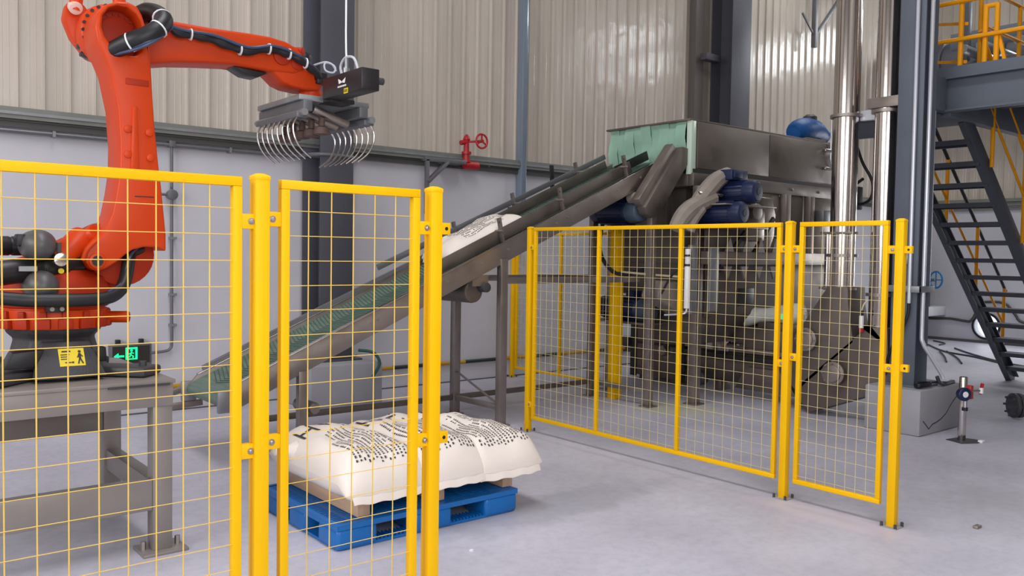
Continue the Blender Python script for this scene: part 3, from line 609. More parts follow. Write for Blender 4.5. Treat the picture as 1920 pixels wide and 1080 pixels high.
MB().tube([(2.50, 5.05, 2.78), (2.56, 5.0, 2.80), (2.60, 4.96, 2.77), (2.585, 4.95, 2.73), (2.54, 4.97, 2.74), (2.55, 5.0, 2.79), (2.60, 5.0, 2.79), (2.62, 4.98, 2.75)], .006, 6, 5).build('curled_wire', mat('pale_wire', (190, 196, 206), .4), R)

# ================================================================== gripper (tool on the wrist)
G = thing('bag_gripper', 'steel claw gripper with curved tines hanging from the robot wrist', 'gripper', (2.515, 5.1, 2.575))
MB().cyl((2.515, 5.13, 2.575), (2.515, 5.13, 2.54), .10, n=24).build('adapter_plate', INS, G, bevel=.004)
MB().box(2.28, 2.76, 4.80, 5.42, 2.505, 2.54).build('top_frame', GALV, G, bevel=.006)
MB().box(2.30, 2.36, 4.78, 5.44, 2.44, 2.505).build('side_beam', PIPEG, G, bevel=.006); MB().box(2.68, 2.74, 4.78, 5.44, 2.44, 2.505).build('side_beam', PIPEG, G, bevel=.006)
for y in (4.86, 5.0, 5.13, 5.26, 5.38):
    MB().cyl((2.40, y, 2.47), (2.64, y, 2.40), .026, n=12).build('air_cylinder', SST, G, bevel=.003)
    MB().lathe((2.46, y, 2.42), (0, 0, -1), [(0, .02), (.05, .02), (.06, .045), (.10, .05), (.105, .03)], 14).build('suction_cup', mat('brown_rubber', (96, 74, 66), .6), G)
for sx, x0, in ((1, 2.30), (-1, 2.76)):
    MB().cyl((x0, 4.76, 2.43), (x0, 5.46, 2.43), .022, n=12).build('claw_shaft', GALV, G)
    MB().box(x0-.035, x0+.035, 4.8, 5.4, 2.40, 2.435).build('claw_bar', PIPEG, G, bevel=.004)
    for y in [4.82+.075*k for k in range(8)]:
        MB().tube([(x0-sx*.01, y, 2.42), (x0-sx*.045, y, 2.36), (x0-sx*.04, y, 2.29), (x0, y, 2.22), (x0+sx*.07, y, 2.165)], lambda q: .0075-.003*q, 8, 4).build('tine', SSP, G)
cb = MB().box(2.405, 2.52, 4.27, 4.745, 2.512, 2.635).build('control_box', BLP, G, bevel=.006)
MB().box(2.44, 2.60, 4.70, 4.86, 2.50, 2.525).build('box_bracket', BLP, G, bevel=.003)
def onbox(m, pts):  # pts in (-y, z) on the -x face
    n = len(pts); return m.add([(2.4035, y, z) for y, z in pts], [tuple(range(n))])
yc = 4.50
lg = MB()
onbox(lg, [(yc+.045, 2.605), (yc+.005, 2.588), (yc+.0, 2.578), (yc+.036, 2.574)]); onbox(lg, [(yc-.045, 2.603), (yc-.005, 2.587), (yc-.0, 2.578), (yc-.036, 2.572)])
for k in range(10): y0 = yc+.05-k*.0105; onbox(lg, [(y0, 2.563), (y0-.008, 2.5625), (y0-.008, 2.5525), (y0, 2.553)])
lg.build('logo_print', WHT, cb, smooth=0)
onbox(MB(), [(4.475, 2.54), (4.425, 2.54), (4.425, 2.51), (4.475, 2.51)]).build('yellow_sticker', YLB, cb, smooth=0)
k_ = MB()
for y in (4.468, 4.455, 4.442): k_.add([(2.4025, y, 2.534), (2.4025, y-.008, 2.534), (2.4025, y-.008, 2.516), (2.4025, y, 2.516)], [(0, 1, 2, 3)])
k_.build('sticker_print', INK, cb, smooth=0)
MB().cyl((2.52, 4.30, 2.575), (2.56, 4.30, 2.575), .02, n=12).build('cable_gland', DGR, cb)
MB().tube([(2.46, 4.6, 2.635), (2.46, 4.62, 2.70), (2.46, 4.56, 2.74), (2.46, 4.46, 2.72), (2.47, 4.42, 2.635)], .008, 8, 5).build('air_hose', mat('clear_hose', (196, 200, 206), .25), cb)
MB().lathe((2.46, 4.55, 2.635), (0, 0, 1), [(0, .02), (.04, .02), (.05, .012), (.10, .012)], 12).build('air_fitting', GALV, cb)
o = MB().tube([(2.46, 4.55, 2.73), (2.455, 4.55, 2.9), (2.45, 4.54, 3.6), (2.44, 4.54, 9.0)], .006, 8, 2).build('hanging_air_line', WHTP, None); tag(o, 'thin pale air line hanging down to the black gripper box', 'hose')

# ================================================================== inclined conveyor
def zt(x): return .60+.435*(x-2.42)          # top edge of near side plate
CN = thing('inclined_conveyor', 'long inclined belt conveyor with stainless side frames climbing to the hood', 'conveyor', (4.9, 6.5, 0))
X0, X1 = 2.40, 7.12; sl = .435
for y0, y1, n in ((6.13, 6.16, 0), (6.86, 6.89, 1)):
    sp = MB().prism([(X0, zt(X0)-.19), (X1-.18, zt(X1-.18)-.19), (X1, zt(X1)-.10), (X1, zt(X1)), (X0, zt(X0)), (X0-.08, zt(X0)-.10)], 'y', y0, y1).build('side_frame', SST, CN, bevel=.003)
    MB().bar((X0, (y0+y1)/2, zt(X0)+.003), (X1, (y0+y1)/2, zt(X1)+.003), .045, .008).build('frame_lip', SSP, sp, bevel=.002)
    if n == 0:
        for x in (2.75, 3.2, 3.55, 3.62, 4.15, 4.32, 4.7, 5.0, 5.35, 5.6, 5.75, 6.2, 6.45, 6.8):
            MB().cyl((x, 6.13, zt(x)-.08), (x, 6.122, zt(x)-.08), .011, n=8).build('frame_bolt', SCREW, sp)
# belt as a loop with cleats
bl = MB(); a = math.atan(sl); hx, hz = math.sin(a), math.cos(a)
pts = []
x = X0-.05
while x <= X1+.02: pts.append((x, zt(x)-.035)); x += .12
xe = X1+.06; pts.append((xe, zt(xe)-.04))
for k in range(1, 8):
    q = PI/2-a-PI*k/8; cxx, czz = xe+.06*hx, zt(xe)-.04-.06*hz
    pts.append((cxx+.06*math.cos(q+2*a), czz+.06*math.sin(q+2*a)))
low = [(p[0]+.12*hx, p[1]-.12*hz) for p in (pts[len(pts)-9], pts[0])]
pts += [low[0], low[1]]
for k in range(1, 8):
    q = -PI/2+a-PI*k/8; cxx, czz = X0-.05+.06*hx, zt(X0-.05)-.035-.06*hz
    pts.append((cxx+.06*math.cos(q), czz+.06*math.sin(q)))
n = len(pts); bl.add([(px, 6.17, pz) for px, pz in pts]+[(px, 6.85, pz) for px, pz in pts], [(i, (i+1) % n, n+(i+1) % n, n+i) for i in range(n)])
belt = bl.build('belt', BELT, CN, smooth=40)
m = MB()
for k in range(150):
    xx = X0+.02+k*.031
    for s in (-1, 1):
        p = V((xx, 6.51, zt(xx)-.033)); q = V((xx+.10, 6.51+s*.32, zt(xx+.10)-.033)); m.bar(p, q, .006, .006, (-hx, 0, hz))
m.build('belt_chevrons', mat('belt_ridge', (70, 92, 82), .6), belt, smooth=0, kind='stuff')
for x, zc in ((X0-.05+.06*hx, zt(X0-.05)-.035-.06*hz), (xe+.06*hx, zt(xe)-.04-.06*hz)):
    MB().cyl((x, 6.12, zc), (x, 6.90, zc), .055, n=20).build('drum', SST, CN)
MB().box(2.28, 2.40, 6.10, 6.135, .40, .56).build('tail_bearing', GALV, CN, bevel=.01); MB().box(2.28, 2.40, 6.885, 6.92, .38, .54).build('tail_bearing', GALV, CN, bevel=.01)
MB().bar((2.05, 6.93, .40), (2.45, 6.93, .52), .03, .05).build('tail_arm', SST, CN, bevel=.004); MB().bar((2.05, 6.93, .33), (2.45, 6.9, .36), .03, .05).build('tail_arm', SST, CN, bevel=.004)
# guide rails
def rail(name, pts, w, h, m=SSD): return MB().bar(pts[0], pts[1], w, h, (-hx, 0, hz)).build(name, m, CN, bevel=.004)
rail('far_edge_tube', ((2.45, 6.90, zt(2.45)+.015), (4.6, 6.90, zt(4.6)+.015)), .03, .05, PIPEG)
rail('far_guide_rail', ((4.08, 6.92, zt(4.08)+.13), (7.05, 6.92, zt(7.05)+.11)), .025, .055, PIPEG)
rail('far_guide_plate', ((4.7, 6.80, zt(4.7)+.06), (6.95, 6.80, zt(6.95)+.05)), .012, .09)
rail('near_guide_plate', ((4.30, 6.24, zt(4.30)+.05), (6.75, 6.24, zt(6.75)+.06)), .012, .12)
rail('near_guide_plate', ((6.65, 6.36, zt(6.65)+.06), (7.15, 6.36, zt(7.15)+.05)), .012, .10, BLP)
for x in (4.97, 5.72, 6.62):
    z = zt(x)
    br = MB().bar((x, 6.17, z-.02), (x-.03, 6.20, z+.22), .05, .018, (1, 0, 0)).build('guide_bracket', SSD, CN, bevel=.003)
    MB().cyl((x-.02, 6.15, z+.10), (x-.02, 6.26, z+.10), .012, n=8).build('clamp_bolt', SCREW, br)
    MB().cyl((x-.03, 6.188, z+.18), (x-.03, 6.18, z+.18), .009, n=8).build('slot', BLK, br)
    br = MB().bar((x, 6.90, z-.02), (x-.02, 6.94, z+.20), .05, .018, (1, 0, 0)).build('guide_bracket', SSD, CN, bevel=.003)
    MB().cyl((x-.01, 6.80, z+.09), (x-.01, 6.96, z+.09), .012, n=8).build('clamp_bolt', SCREW, br)
br = MB().bar((4.78, 6.93, zt(4.78)-.0), (4.74, 6.93, zt(4.74)+.30), .06, .02, (0, 1, 0)).build('guide_bracket', BLP, CN, bevel=.003)
br = MB().bar((6.28, 6.95, zt(6.28)+.02), (6.26, 6.95, zt(6.26)+.30), .05, .02, (0, 1, 0)).build('guide_bracket', BLP, CN, bevel=.003)
# legs
for y in (6.145, 6.875):
    MB().box(4.91, 4.99, y-.035, y+.035, .01, zt(4.95)-.15).build('leg', SST, CN, bevel=.004); MB().box(4.88, 5.02, y-.06, y+.06, 0, .012).build('foot_plate', SST, CN)
    MB().box(6.81, 6.89, y-.165 if y < 6.5 else y-.035, y-.095 if y < 6.5 else y+.035, .01, 2.05).build('leg', SST, CN, bevel=.004)
    MB().box(6.78, 6.93, y-.20 if y < 6.5 else y-.06, y-.06 if y < 6.5 else y+.06, 0, .012).build('foot_plate', SST, CN)
    MB().box(4.99, 6.81, y-.02, y+.02, 1.32, 1.38).build('tie_bar', SST, CN, bevel=.003)
    MB().box(2.92, 2.99, y-.03, y+.03, .01, zt(2.95)-.17).build('leg', SST, CN, bevel=.004); MB().box(2.89, 3.02, y-.05, y+.05, 0, .012).build('foot_plate', SST, CN)
MB().box(4.93, 4.97, 6.18, 6.84, .14, .19).build('cross_bar', SST, CN, bevel=.003); MB().box(6.83, 6.87, 6.05, 6.84, .14, .19).build('cross_bar', SST, CN, bevel=.003)
MB().box(4.99, 6.81, 6.855, 6.895, .14, .19).build('tie_bar', SSD, CN, bevel=.003)
MB().box(3.0, 4.91, 6.855, 6.895, .14, .19).build('tie_bar', SSD, CN, bevel=.003)
MB().bar((4.95, 6.2, .2), (4.95, 6.83, .42), .02, .012).build('brace', SST, CN)
# tension drum below
MB().lathe((4.66, 6.20, 1.25), (0, 1, 0), [(0, .06), (.0, .10), (.03, .105), (.58, .105), (.61, .10), (.61, .06)], 24).build('tension_drum', SSD, CN, bevel=.006)
MB().cyl((4.74, 6.10, 1.29), (4.74, 6.2, 1.29), .045, n=14).build('drum_bearing', DGR, CN, bevel=.006); MB().box(4.60, 4.78, 6.14, 6.2, 1.30, 1.40).build('drum_hanger', SST, CN)
MB().lathe((3.05, 6.10, .36), (0, 1, 0), [(0, .04), (.02, .05), (.30, .05), (.32, .03)], 16).build('return_roller', SST, CN)
# chain guard and drive motor
MB().prism([(6.66, 2.10), (6.70, 2.03), (6.78, 2.0), (6.88, 2.03), (7.36, 2.63), (7.38, 2.71), (7.33, 2.765), (7.24, 2.775), (7.17, 2.74)], 'y', 5.94, 6.06).build('chain_guard', SSD, CN, bevel=.012)
MB().prism([(6.60, 2.18), (6.68, 2.1), (7.19, 2.74), (7.12, 2.80)], 'y', 5.98, 6.09).build('guard_flange', SST, CN, bevel=.006)
def gearmotor(name, label, p, d, L=.62, r=.105, group='blue gearmotors on the machine', gear=True, up=(0, 0, 1), box=True):
    """p = gearbox end, d = direction towards the fan end"""
    d = V(d).normalized(); p = V(p); u = V(up); s = d.cross(u).normalized()
    t = thing(name, label, 'motor', tuple(p), group)
    if gear:
        MB().lathe(p, d, [(0, r*.55), (.02, r*.9), (.10, r*1.05), (.16, r*1.1), (.18, r*.8)], 18).build('gearbox', mat('gearbox_grey_blue', (70, 84, 100), .4, var=.1), t, bevel=.006)
    a0 = .18 if gear else 0.
    MB().lathe(p+d*a0, d, [(0, r*.9), (.02, r), (L-a0-.15, r), (L-a0-.14, r*.95)], 24).build('motor_body', MOTB, t)
    f = MB()
    for k in range(18):
        an = 2*PI*k/18; e = (s*math.cos(an)+u*math.sin(an)); f.bar(p+d*(a0+.03)+e*(r+.006), p+d*(L-.15)+e*(r+.006), .006, .022, e)
    f.build('cooling_fins', MOTB, t, smooth=0)
    fc = MB().lathe(p+d*(L-.15), d, [(0, r*1.03), (.09, r*1.06), (.125, r*.98), (.14, r*.8), (.145, r*.3)], 24).build('fan_cover', MOTB, t)
    MB().lathe(p+d*(L-.006), d, [(0, r*.35), (.004, r*.3)], 14).build('fan_hub', BLK, fc)
    if box:
        c = p+d*(a0+.13)+u*(r+.035)
        tb = MB().bar(c-d*.065, c+d*.065, .12, .075, u).build('terminal_box', MOTB, t, bevel=.008)
        MB().bar(c-d*.075+u*.04, c+d*.075+u*.04, .13, .012, u).build('box_lid', MOTB, tb, bevel=.003)
        MB().cyl(c+s*.06, c+s*.09, .014, n=10).build('cable_gland', BLK, tb)
    MB().bar(p+d*(a0+.04)-u*(r+.012), p+d*(L-.2)-u*(r+.012), r*1.6, .016, u).build('motor_foot', MOTB, t, bevel=.003)
    return t
gearmotor('gearmotor', 'blue gearmotor under the conveyor head beside the slanted chain guard', (6.80, 6.10, 2.07), (.10, 1, .02), .78, .125, up=(0, 0, 1))
t_ = thing('motor_plate', 'stainless plate carrying the motor under the conveyor head', 'bracket', (6.9, 6.4, 1.9)); MB().box(6.62, 7.12, 6.12, 6.84, 1.895, 1.915).build('plate', SST, t_, bevel=.003)
MB().lathe((6.72, 6.05, 2.21), (0, 1, 0), [(0, .05), (.03, .06), (.16, .06), (.18, .04)], 16).build('oil_cup', FABR, t_)
MB().lathe((6.95, 6.12, 2.22), (0, 0, 1), [(0, .04), (.05, .045), (.09, .02)], 12).build('breather', SST, t_)

# sack shape shared by all bags
def sack(name, cx, cy, cz, w, l, h, rot=0., tilt=0., seed=0, root=None, parent_label=None, belly=.38, text=True, mats=BAG, power=.5, hem=True, glyph=True, droop=.25, text_v=(-.88, .14)):
    """length along local v, tilt about the local u axis"""
    rnd = random.Random(seed); t = thing(*root, (cx, cy, cz), 'printed white sacks')
    ph = [rnd.uniform(0, 6) for _ in range(6)]
    M = Matrix.Rotation(rot, 3, 'Z') @ Matrix.Rotation(tilt, 3, 'X')
    def top(u, v):
        e = max(0., (1-abs(u)**3.2)*(1-abs(v)**4.5))**power
        wr = .012*math.sin(5*u+3*v+ph[0])*e+.008*math.sin(9*v-4*u+ph[1])*e+.006*math.sin(14*u+ph[2])*math.sin(6*v+ph[3])*e
        return belly*h+(1-belly)*h*e+wr
    def P(u, v, z):
        k = 1-.05*abs(u*v)**3
        return V((cx, cy, cz))+M @ V((u*w/2*k*(1-.03*math.cos(3*v)), v*l/2*k, z-droop*max(0, -v-.8)))
    nu, nv = 22, 30; m = MB(); vs = []
    us = [math.sin(PI/2*(-1+2*i/nu)) for i in range(nu+1)]; vv = [math.sin(PI/2*(-1+2*j/nv)) for j in range(nv+1)]
    for side in (1, 0):
        for v in vv:
            for u in us:
                if side: z = top(u, v)
                else:
                    e = max(0., (1-abs(u)**4)*(1-abs(v)**5))**.5; z = belly*h*(1-e)
                vs.append(P(u, v, z))
    K = (nu+1)*(nv+1); fs = []
    for j in range(nv):
        for i in range(nu):
            a = j*(nu+1)+i; q = (a, a+1, a+nu+2, a+nu+1); fs.append(q); fs.append(tuple(K+x for x in q[::-1]))
    m.add(vs, fs); m.build('sack', mats, t, smooth=70)
    if text:
        ink = MB()
        def quad(u0, u1, v0, v1, z=.0035):
            c = [P(a, b, top(a, b)+z) for a, b in ((u0, v0), (u1, v0), (u1, v1), (u0, v1))]; ink.add(c, [(0, 1, 2, 3)])
        rows = 15
        for r in range(rows):
            u = -.62+1.28*r/(rows-1); ln = rnd.choice((1, 1, .85, .6)); v = text_v[0]+rnd.uniform(0, .03)
            end = text_v[0]+(text_v[1]-text_v[0])*ln
            while v < end:
                s_ = rnd.choice((.024, .03, .018))
                if rnd.random() > .12:
                    quad(u-.02, u+.014, v, v+s_*.8)
                    if rnd.random() > .5: quad(u+.024, u+.03, v, v+s_*.7)
                v += s_+.01
        if glyph:      # two large characters, read from the left side
            for gu in (-.55, .05):
                quad(gu-.18, gu-.13, .30, .60); quad(gu+.13, gu+.18, .26, .64); quad(gu-.13, gu+.13, .43, .475)
        ink.build('printed_text', INK, t, smooth=0, kind='stuff')
    if hem:
        hm = MB(); z = belly*h
        n = 20
        for i in range(n):
            u0, u1 = -.86+1.72*i/n, -.86+1.72*(i+1)/n; d0, d1 = .004*math.sin(i*1.1), .004*math.sin((i+1)*1.1)
            hm.add([P(u0, -.965, z+.015+d0), P(u1, -.965, z+.015+d1), P(u1, -1.035, z-.03+d1), P(u0, -1.035, z-.03+d0), P(u0, -.965, z+.004+d0), P(u1, -.965, z+.004+d1), P(u1, -1.035, z-.036+d1), P(u0, -1.035, z-.036+d0)],
                   [(0, 1, 2, 3), (7, 6, 5, 4), (3, 2, 6, 7), (0, 4, 5, 1), (0, 3, 7, 4), (1, 5, 6, 2)])
        hm.build('stitched_hem', mats, t, smooth=40)
    return t
# bag riding on the belt
sack('cement_sack', 4.93, 6.51, zt(4.93)-.035, .54, .98, .21, rot=-PI/2, tilt=a, seed=3, droop=0., root=('filled_sack', 'single white printed sack riding up the conveyor belt', 'sack'), text_v=(-.45, .7), glyph=False)

# ================================================================== pallet, skid and bags
Pt = thing('plastic_pallet', 'blue plastic pallet on the floor under the sacks', 'pallet', (2.755, 4.51, 0))
QX0, QX1, QY0, QY1 = 2.14, 3.385, 4.02, 5.0
for i, (xa, xb) in enumerate(((QX0, QX0+.25), (2.63, 2.89), (QX1-.25, QX1))):
    for ya, yb in ((QY0, QY0+.23), (4.41, 4.62), (QY1-.23, QY1)):
        MB().box(xa, xb, ya, yb, 0, .118).build('block', BLUE, Pt, bevel=.025, seg=3)
for ya, yb in ((QY0+.01, QY0+.11), (4.46, 4.56), (QY1-.11, QY1-.01)):
    m = MB().box(QX0+.05, QX1-.05, ya, yb, .003, .018)
    for k in range(46): m.box(QX0+.06+k*.0245, QX0+.066+k*.0245, ya+.005, yb-.005, .018, .03)
    m.build('bottom_runner', BLUE, Pt, smooth=0)
for xa in (QX0+.01, 2.71, QX1-.11): MB().box(xa, xa+.10, QY0+.05, QY1-.05, .003, .019).build('bottom_runner', BLUE, Pt)
m = MB().box(QX0, QX1, QY0, QY0+.03, .112, .142).box(QX0, QX1, QY1-.03, QY1, .112, .142).box(QX0, QX0+.03, QY0+.03, QY1-.03, .112, .142).box(QX1-.03, QX1, QY0+.03, QY1-.03, .112, .142)
for k in range(36): y = QY0+.04+k*.026; m.box(QX0+.02, QX1-.02, y, y+.014, .118, .14)
for k in range(12): x = QX0+.1+k*.095; m.box(x, x+.02, QY0+.02, QY1-.02, .112, .139)
m.build('top_deck', BLUE, Pt, smooth=0)
Sk = thing('wooden_skid', 'low tan wooden skid between blue pallet and white sacks', 'skid', (2.85, 4.55, .142))
for x in (2.30, 2.80, 3.32): MB().box(x, x+.08, 4.09, 4.97, .142, .225).build('stringer', WOOD, Sk, bevel=.004)
for y in (4.10, 4.28, 4.46, 4.64, 4.82): MB().box(2.30, 3.42, y, y+.13, .225, .243).build('deck_board', WOOD, Sk, bevel=.003)
sack('', 2.46, 4.51, .222, .55, 1.04, .305, seed=1, root=('filled_sack', 'leftmost printed sack on the pallet with a pinched corner', 'sack'))
sack('', 2.89, 4.51, .222, .55, 1.04, .31, seed=5, root=('filled_sack', 'middle printed sack lying on the pallet between two others', 'sack'))
sack('', 3.31, 4.51, .222, .56, 1.04, .285, seed=8, root=('filled_sack', 'rightmost printed sack on the pallet with full text rows', 'sack'))
kn = [o for o in COL.objects if o.get('label', '').startswith('leftmost printed')][0]
MB().lathe((2.22, 4.72, .40), (-1, .1, .25), [(0, .07), (.03, .045), (.06, .022), (.08, .03), (.11, .042), (.12, .03)], 12).build('sack_ear', BAG, kn)

# ================================================================== bag opening machine
MC = thing('bag_opening_machine', 'large stainless bag opening machine with hood and dusty hopper', 'machine', (8.6, 6.3, 0))
HX0, HX1, HY0, HY1, HZ0, HZ1 = 7.30, 10.3, 5.90, 7.15, 2.545, 3.06
def hbox(name, x0, x1, y0, y1, z0, z1, m=SSD, bevel=.006, **k): return MB().box(x0, x1, y0, y1, z0, z1).build(name, m, MC, bevel=bevel, **k)
hood = MB().box(HX0+.1, HX1, HY0, HY0+.02, HZ0, HZ1).box(HX0+.1, HX1, HY1-.02, HY1, HZ0, HZ1).box(HX0, HX1, HY0, HY1, HZ1, HZ1+.02).box(HX1-.02, HX1, HY0, HY1, HZ0, HZ1).build('hood', SSD, MC, bevel=.003)
MB().box(HX0+.02, HX0+.10, HY0-.005, HY0+.06, HZ0-.06, HZ1).build('hood_edge_post', mat('pale_green_glass_edge', (196, 214, 196), .2), MC, bevel=.004)
hbox('hood_front_panel', HX0+.12, 8.75, HY0-.012, HY0, HZ0+.01, HZ1-.01); hbox('hood_front_panel', 8.77, HX1-.01, HY0-.012, HY0, HZ0+.01, HZ1-.01)
for x, z in ((9.9, 2.95), (9.9, 2.72)): hbox('hood_latch', x, x+.32, HY0-.06, HY0-.012, z, z+.035, SSP, .004)
MB().tube([(10.05, 5.86, 3.4), (10.05, 5.86, 2.98), (10.06, 5.86, 2.82), (10.12, 5.86, 2.78)], .01, 8).build('latch_cable', WHTP, MC)
# green strip curtain at the inlet
for k in range(9):
    y0 = 5.98+k*.125
    m = MB(); N_ = 5
    vs = [(HX0+.03+.02*math.sin(i*1.4+k)+(.012 if k % 2 else 0), y0+j*.14, HZ0+.06+(HZ1-HZ0-.06)*i/N_) for j in (0, 1) for i in range(N_+1)]
    vs += [(x+.004, y, z) for x, y, z in vs]
    n = N_+1; fs = []
    for i in range(N_): fs += [(i, i+1, n+i+1, n+i), (2*n+i, 3*n+i, 3*n+i+1, 2*n+i+1), (i, 2*n+i, 2*n+i+1, i+1), (n+i, n+i+1, 3*n+i+1, 3*n+i)]
    fs += [(0, n, 3*n, 2*n), (n-1, 3*n-1, 4*n-1, 2*n-1)]
    m.add(vs, fs).build('curtain_strip', PVC, MC, smooth=60)
# chassis under the hood
hbox('chassis_beam', 7.33, 10.3, 5.86, 5.94, 2.36, 2.50); hbox('chassis_beam', 7.33, 10.3, 7.08, 7.16, 2.36, 2.50); hbox('chassis_beam', 7.33, 7.41, 5.94, 7.08, 2.36, 2.50)
hbox('dark_seam', 7.35, 10.28, 5.88, 7.1, 2.50, 2.545, BLP, 0)
for x in (7.34, 8.98, 9.50): 
    for y in (5.83, 7.1): hbox('leg', x, x+.10, y-.04, y+.05, .01, 2.36, SST); hbox('foot_plate', x-.04, x+.14, y-.08, y+.09, 0, .012, SST, .002)
for x in (7.6, 8.35, 9.2, 9.8): MB().cyl((x, 5.86, 2.43), (x, 5.845, 2.43), .018, n=8).build('chassis_bolt', SCREW, MC)
hbox('side_panel', 7.44, 8.2, 6.3, 6.34, 1.9, 2.36); hbox('side_panel', 8.2, 8.96, 5.88, 5.90, 1.62, 2.36, SSW, .002); hbox('side_panel', 9.1, 9.48, 5.88, 5.90, 1.62, 2.36); hbox('side_panel', 9.62, 10.25, 5.88, 5.90, 1.62, 2.36, SSW, .002)
hbox('inner_housing', 7.5, 10.2, 6.1, 7.05, 1.15, 2.36, mat('housing_steel', (120, 112, 104), .5, .6), .01)  # even brown-grey steel tone
hbox('mid_beam', 7.30, 9.6, 5.62, 5.72, 1.52, 1.66, SST); hbox('mid_beam', 9.6, 10.3, 5.70, 5.78, 1.52, 1.62, SST)
hbox('guard_plate', 7.35, 8.35, 5.70, 5.72, 1.66, 1.95, SSD)
# bracket ribs over the beam
for x in (7.55, 7.85, 8.12, 8.4):
    MB().prism([(x, 1.66), (x+.14, 1.66), (x+.07, 1.82)], 'y', 5.58, 5.60).build('gusset', SST, MC)
    MB().prism([(x, 1.50), (x+.14, 1.50), (x+.07, 1.36)], 'y', 5.60, 5.62).build('gusset', SST, MC)
for x0, z0, x1, z1 in ((7.5, 1.45, 8.1, 2.0), (8.0, 1.5, 8.5, 2.05)): MB().bar((x0, 5.64, z0), (x1, 5.64, z1), .03, .05).build('strut', BLP, MC)
# shiny curved shields and cabinets
MB().prism([(8.30, 2.30), (8.62, 2.30), (8.70, 2.1), (8.68, 1.85), (8.60, 1.70), (8.48, 1.68), (8.36, 1.80), (8.30, 2.0)], 'y', 5.74, 5.82).build('curved_shield', SSW, MC, bevel=.02, seg=3)
hbox('shield_box', 7.95, 8.28, 5.6, 5.8, 1.78, 2.12, SSW, .02); hbox('junction_box', 9.72, 9.9, 5.74, 5.86, 2.05, 2.2, GALV, .01)
MB().cyl((8.02, 5.60, 2.10), (8.02, 5.52, 2.10), .09, n=20).build('sight_port', SST, MC, bevel=.008)
hbox('hopper', 7.48, 9.9, 5.78, 6.9, .95, 1.52, SSD, .01)
MB().prism([(5.78, .96), (6.9, .96), (6.6, .62), (6.05, .62)], 'x', 7.6, 9.8).build('hopper_chute', SSD, MC, bevel=.006)
hbox('hopper_window', 8.05, 8.35, 5.77, 5.79, 1.05, 1.25, BLP, .004)
hbox('leg_plate', 7.32, 7.46, 5.60, 5.64, 1.02, 1.70, GALV, .006)
# sleeves over the two belt drives
for k_, pts in enumerate((((7.08, 5.66, 2.08), (7.22, 5.64, 2.24), (7.40, 5.62, 2.40), (7.60, 5.62, 2.49)), ((6.83, 5.68, 1.88), (6.93, 5.66, 2.02), (7.10, 5.64, 2.13), (7.34, 5.60, 2.22)))):
    MB().tube(pts, lambda q: .075+.02*math.sin(PI*q), 10, 4).build('drive_sleeve', FABR, MC)
MB().tube(((7.00, 5.64, 1.86), (7.04, 5.62, 1.98), (7.14, 5.60, 2.10)), .06, 10, 4).build('drive_sleeve', FABR, MC)
MB().cyl((7.12, 5.62, 2.25), (7.42, 5.56, 2.25), .025, n=10).build('drive_shaft', SSP, MC)
hbox('motor_shelf', 7.0, 7.9, 5.30, 5.84, 1.90, 1.92, SST, .002)
hbox('motor_shelf', 7.2, 8.1, 5.34, 5.84, 2.135, 2.15, SST, .002)
gearmotor('gearmotor', 'upper blue motor below the hood with round fan cover', (7.56, 5.86, 2.285), (.12, -1, .0), .62, .115, gear=False)
gearmotor('gearmotor', 'lower blue motor above the fence rail with round fan cover', (7.33, 5.86, 2.055), (.12, -1, .0), .62, .115, gear=False)
o = thing('motor_cover', 'small dark blue cabinet on top of the upper motor', 'box', (7.62, 5.55, 2.42)); MB().box(7.44, 7.72, 5.45, 5.62, 2.41, 2.52).build('cabinet', MOTB, o, bevel=.01); MB().box(7.46, 7.60, 5.43, 5.45, 2.43, 2.50).build('cabinet_door', MOTB, o, bevel=.004)
gearmotor('gearmotor', 'blue gearmotor low behind the fence beside the thick yellow post', (7.30, 6.36, .98), (.02, 1, .02), .80, .13)
t = thing('motor_stand', 'steel shelf and post under the low blue motor', 'bracket', (7.3, 6.8, 0)); MB().box(7.12, 7.5, 6.3, 7.15, .83, .85).build('shelf', SST, t); MB().box(7.26, 7.38, 6.95, 7.07, 0, .83).build('post', SST, t, bevel=.004)
MB().tube([(7.1, 6.3, 1.45), (6.9, 6.55, 1.4), (6.82, 6.72, 1.6), (6.86, 6.76, 1.9), (6.95, 6.75, 2.05)], .022, 8, 5).build('motor_cable', BLK2, t)
MB().tube([(7.2, 5.9, 1.38), (7.0, 6.2, 1.40), (6.92, 6.5, 1.42)], .012, 6, 4).build('motor_cable', mat('cream_cable', (210, 196, 160), .4), t)
MB().prism([(6.95, 1.15), (7.4, .95), (7.5, 1.1), (7.3, 1.32), (7.02, 1.34)], 'y', 6.0, 6.25).build('sleeve_cover', FABR, t, bevel=.03, seg=3)
# pneumatic cylinder
t = thing('pneumatic_cylinder', 'bright vertical air cylinder with grey backing plate behind the fence mullion', 'cylinder', (7.15, 5.62, 1.0))
MB().cyl((7.04, 5.68, 1.06), (7.04, 5.68, 1.50), .032, n=18).build('cylinder_barrel', mat('white_cylinder', (246, 245, 245), .3, .0), t, bevel=.004)  # plain white, non-metallic surface
MB().cyl((7.04, 5.68, 1.52), (7.04, 5.68, 1.68), .030, n=18).build('cylinder_head', mat('white_cylinder', (246, 245, 245), .3, .0), t, bevel=.004)
for z in (1.50, 1.60): MB().cyl((7.04, 5.68, z), (7.04, 5.68, z+.02), .036, n=18).build('cylinder_ring', BLP, t)
MB().box(7.085, 7.17, 5.66, 5.72, 1.0, 1.72).build('backing_plate', GALV, t, bevel=.006)
MB().tube([(7.04, 5.68, 1.07), (7.03, 5.68, 1.02), (7.0, 5.72, 1.0), (6.95, 5.9, .98)], .01, 8, 4).build('air_hose', WHTP, t)
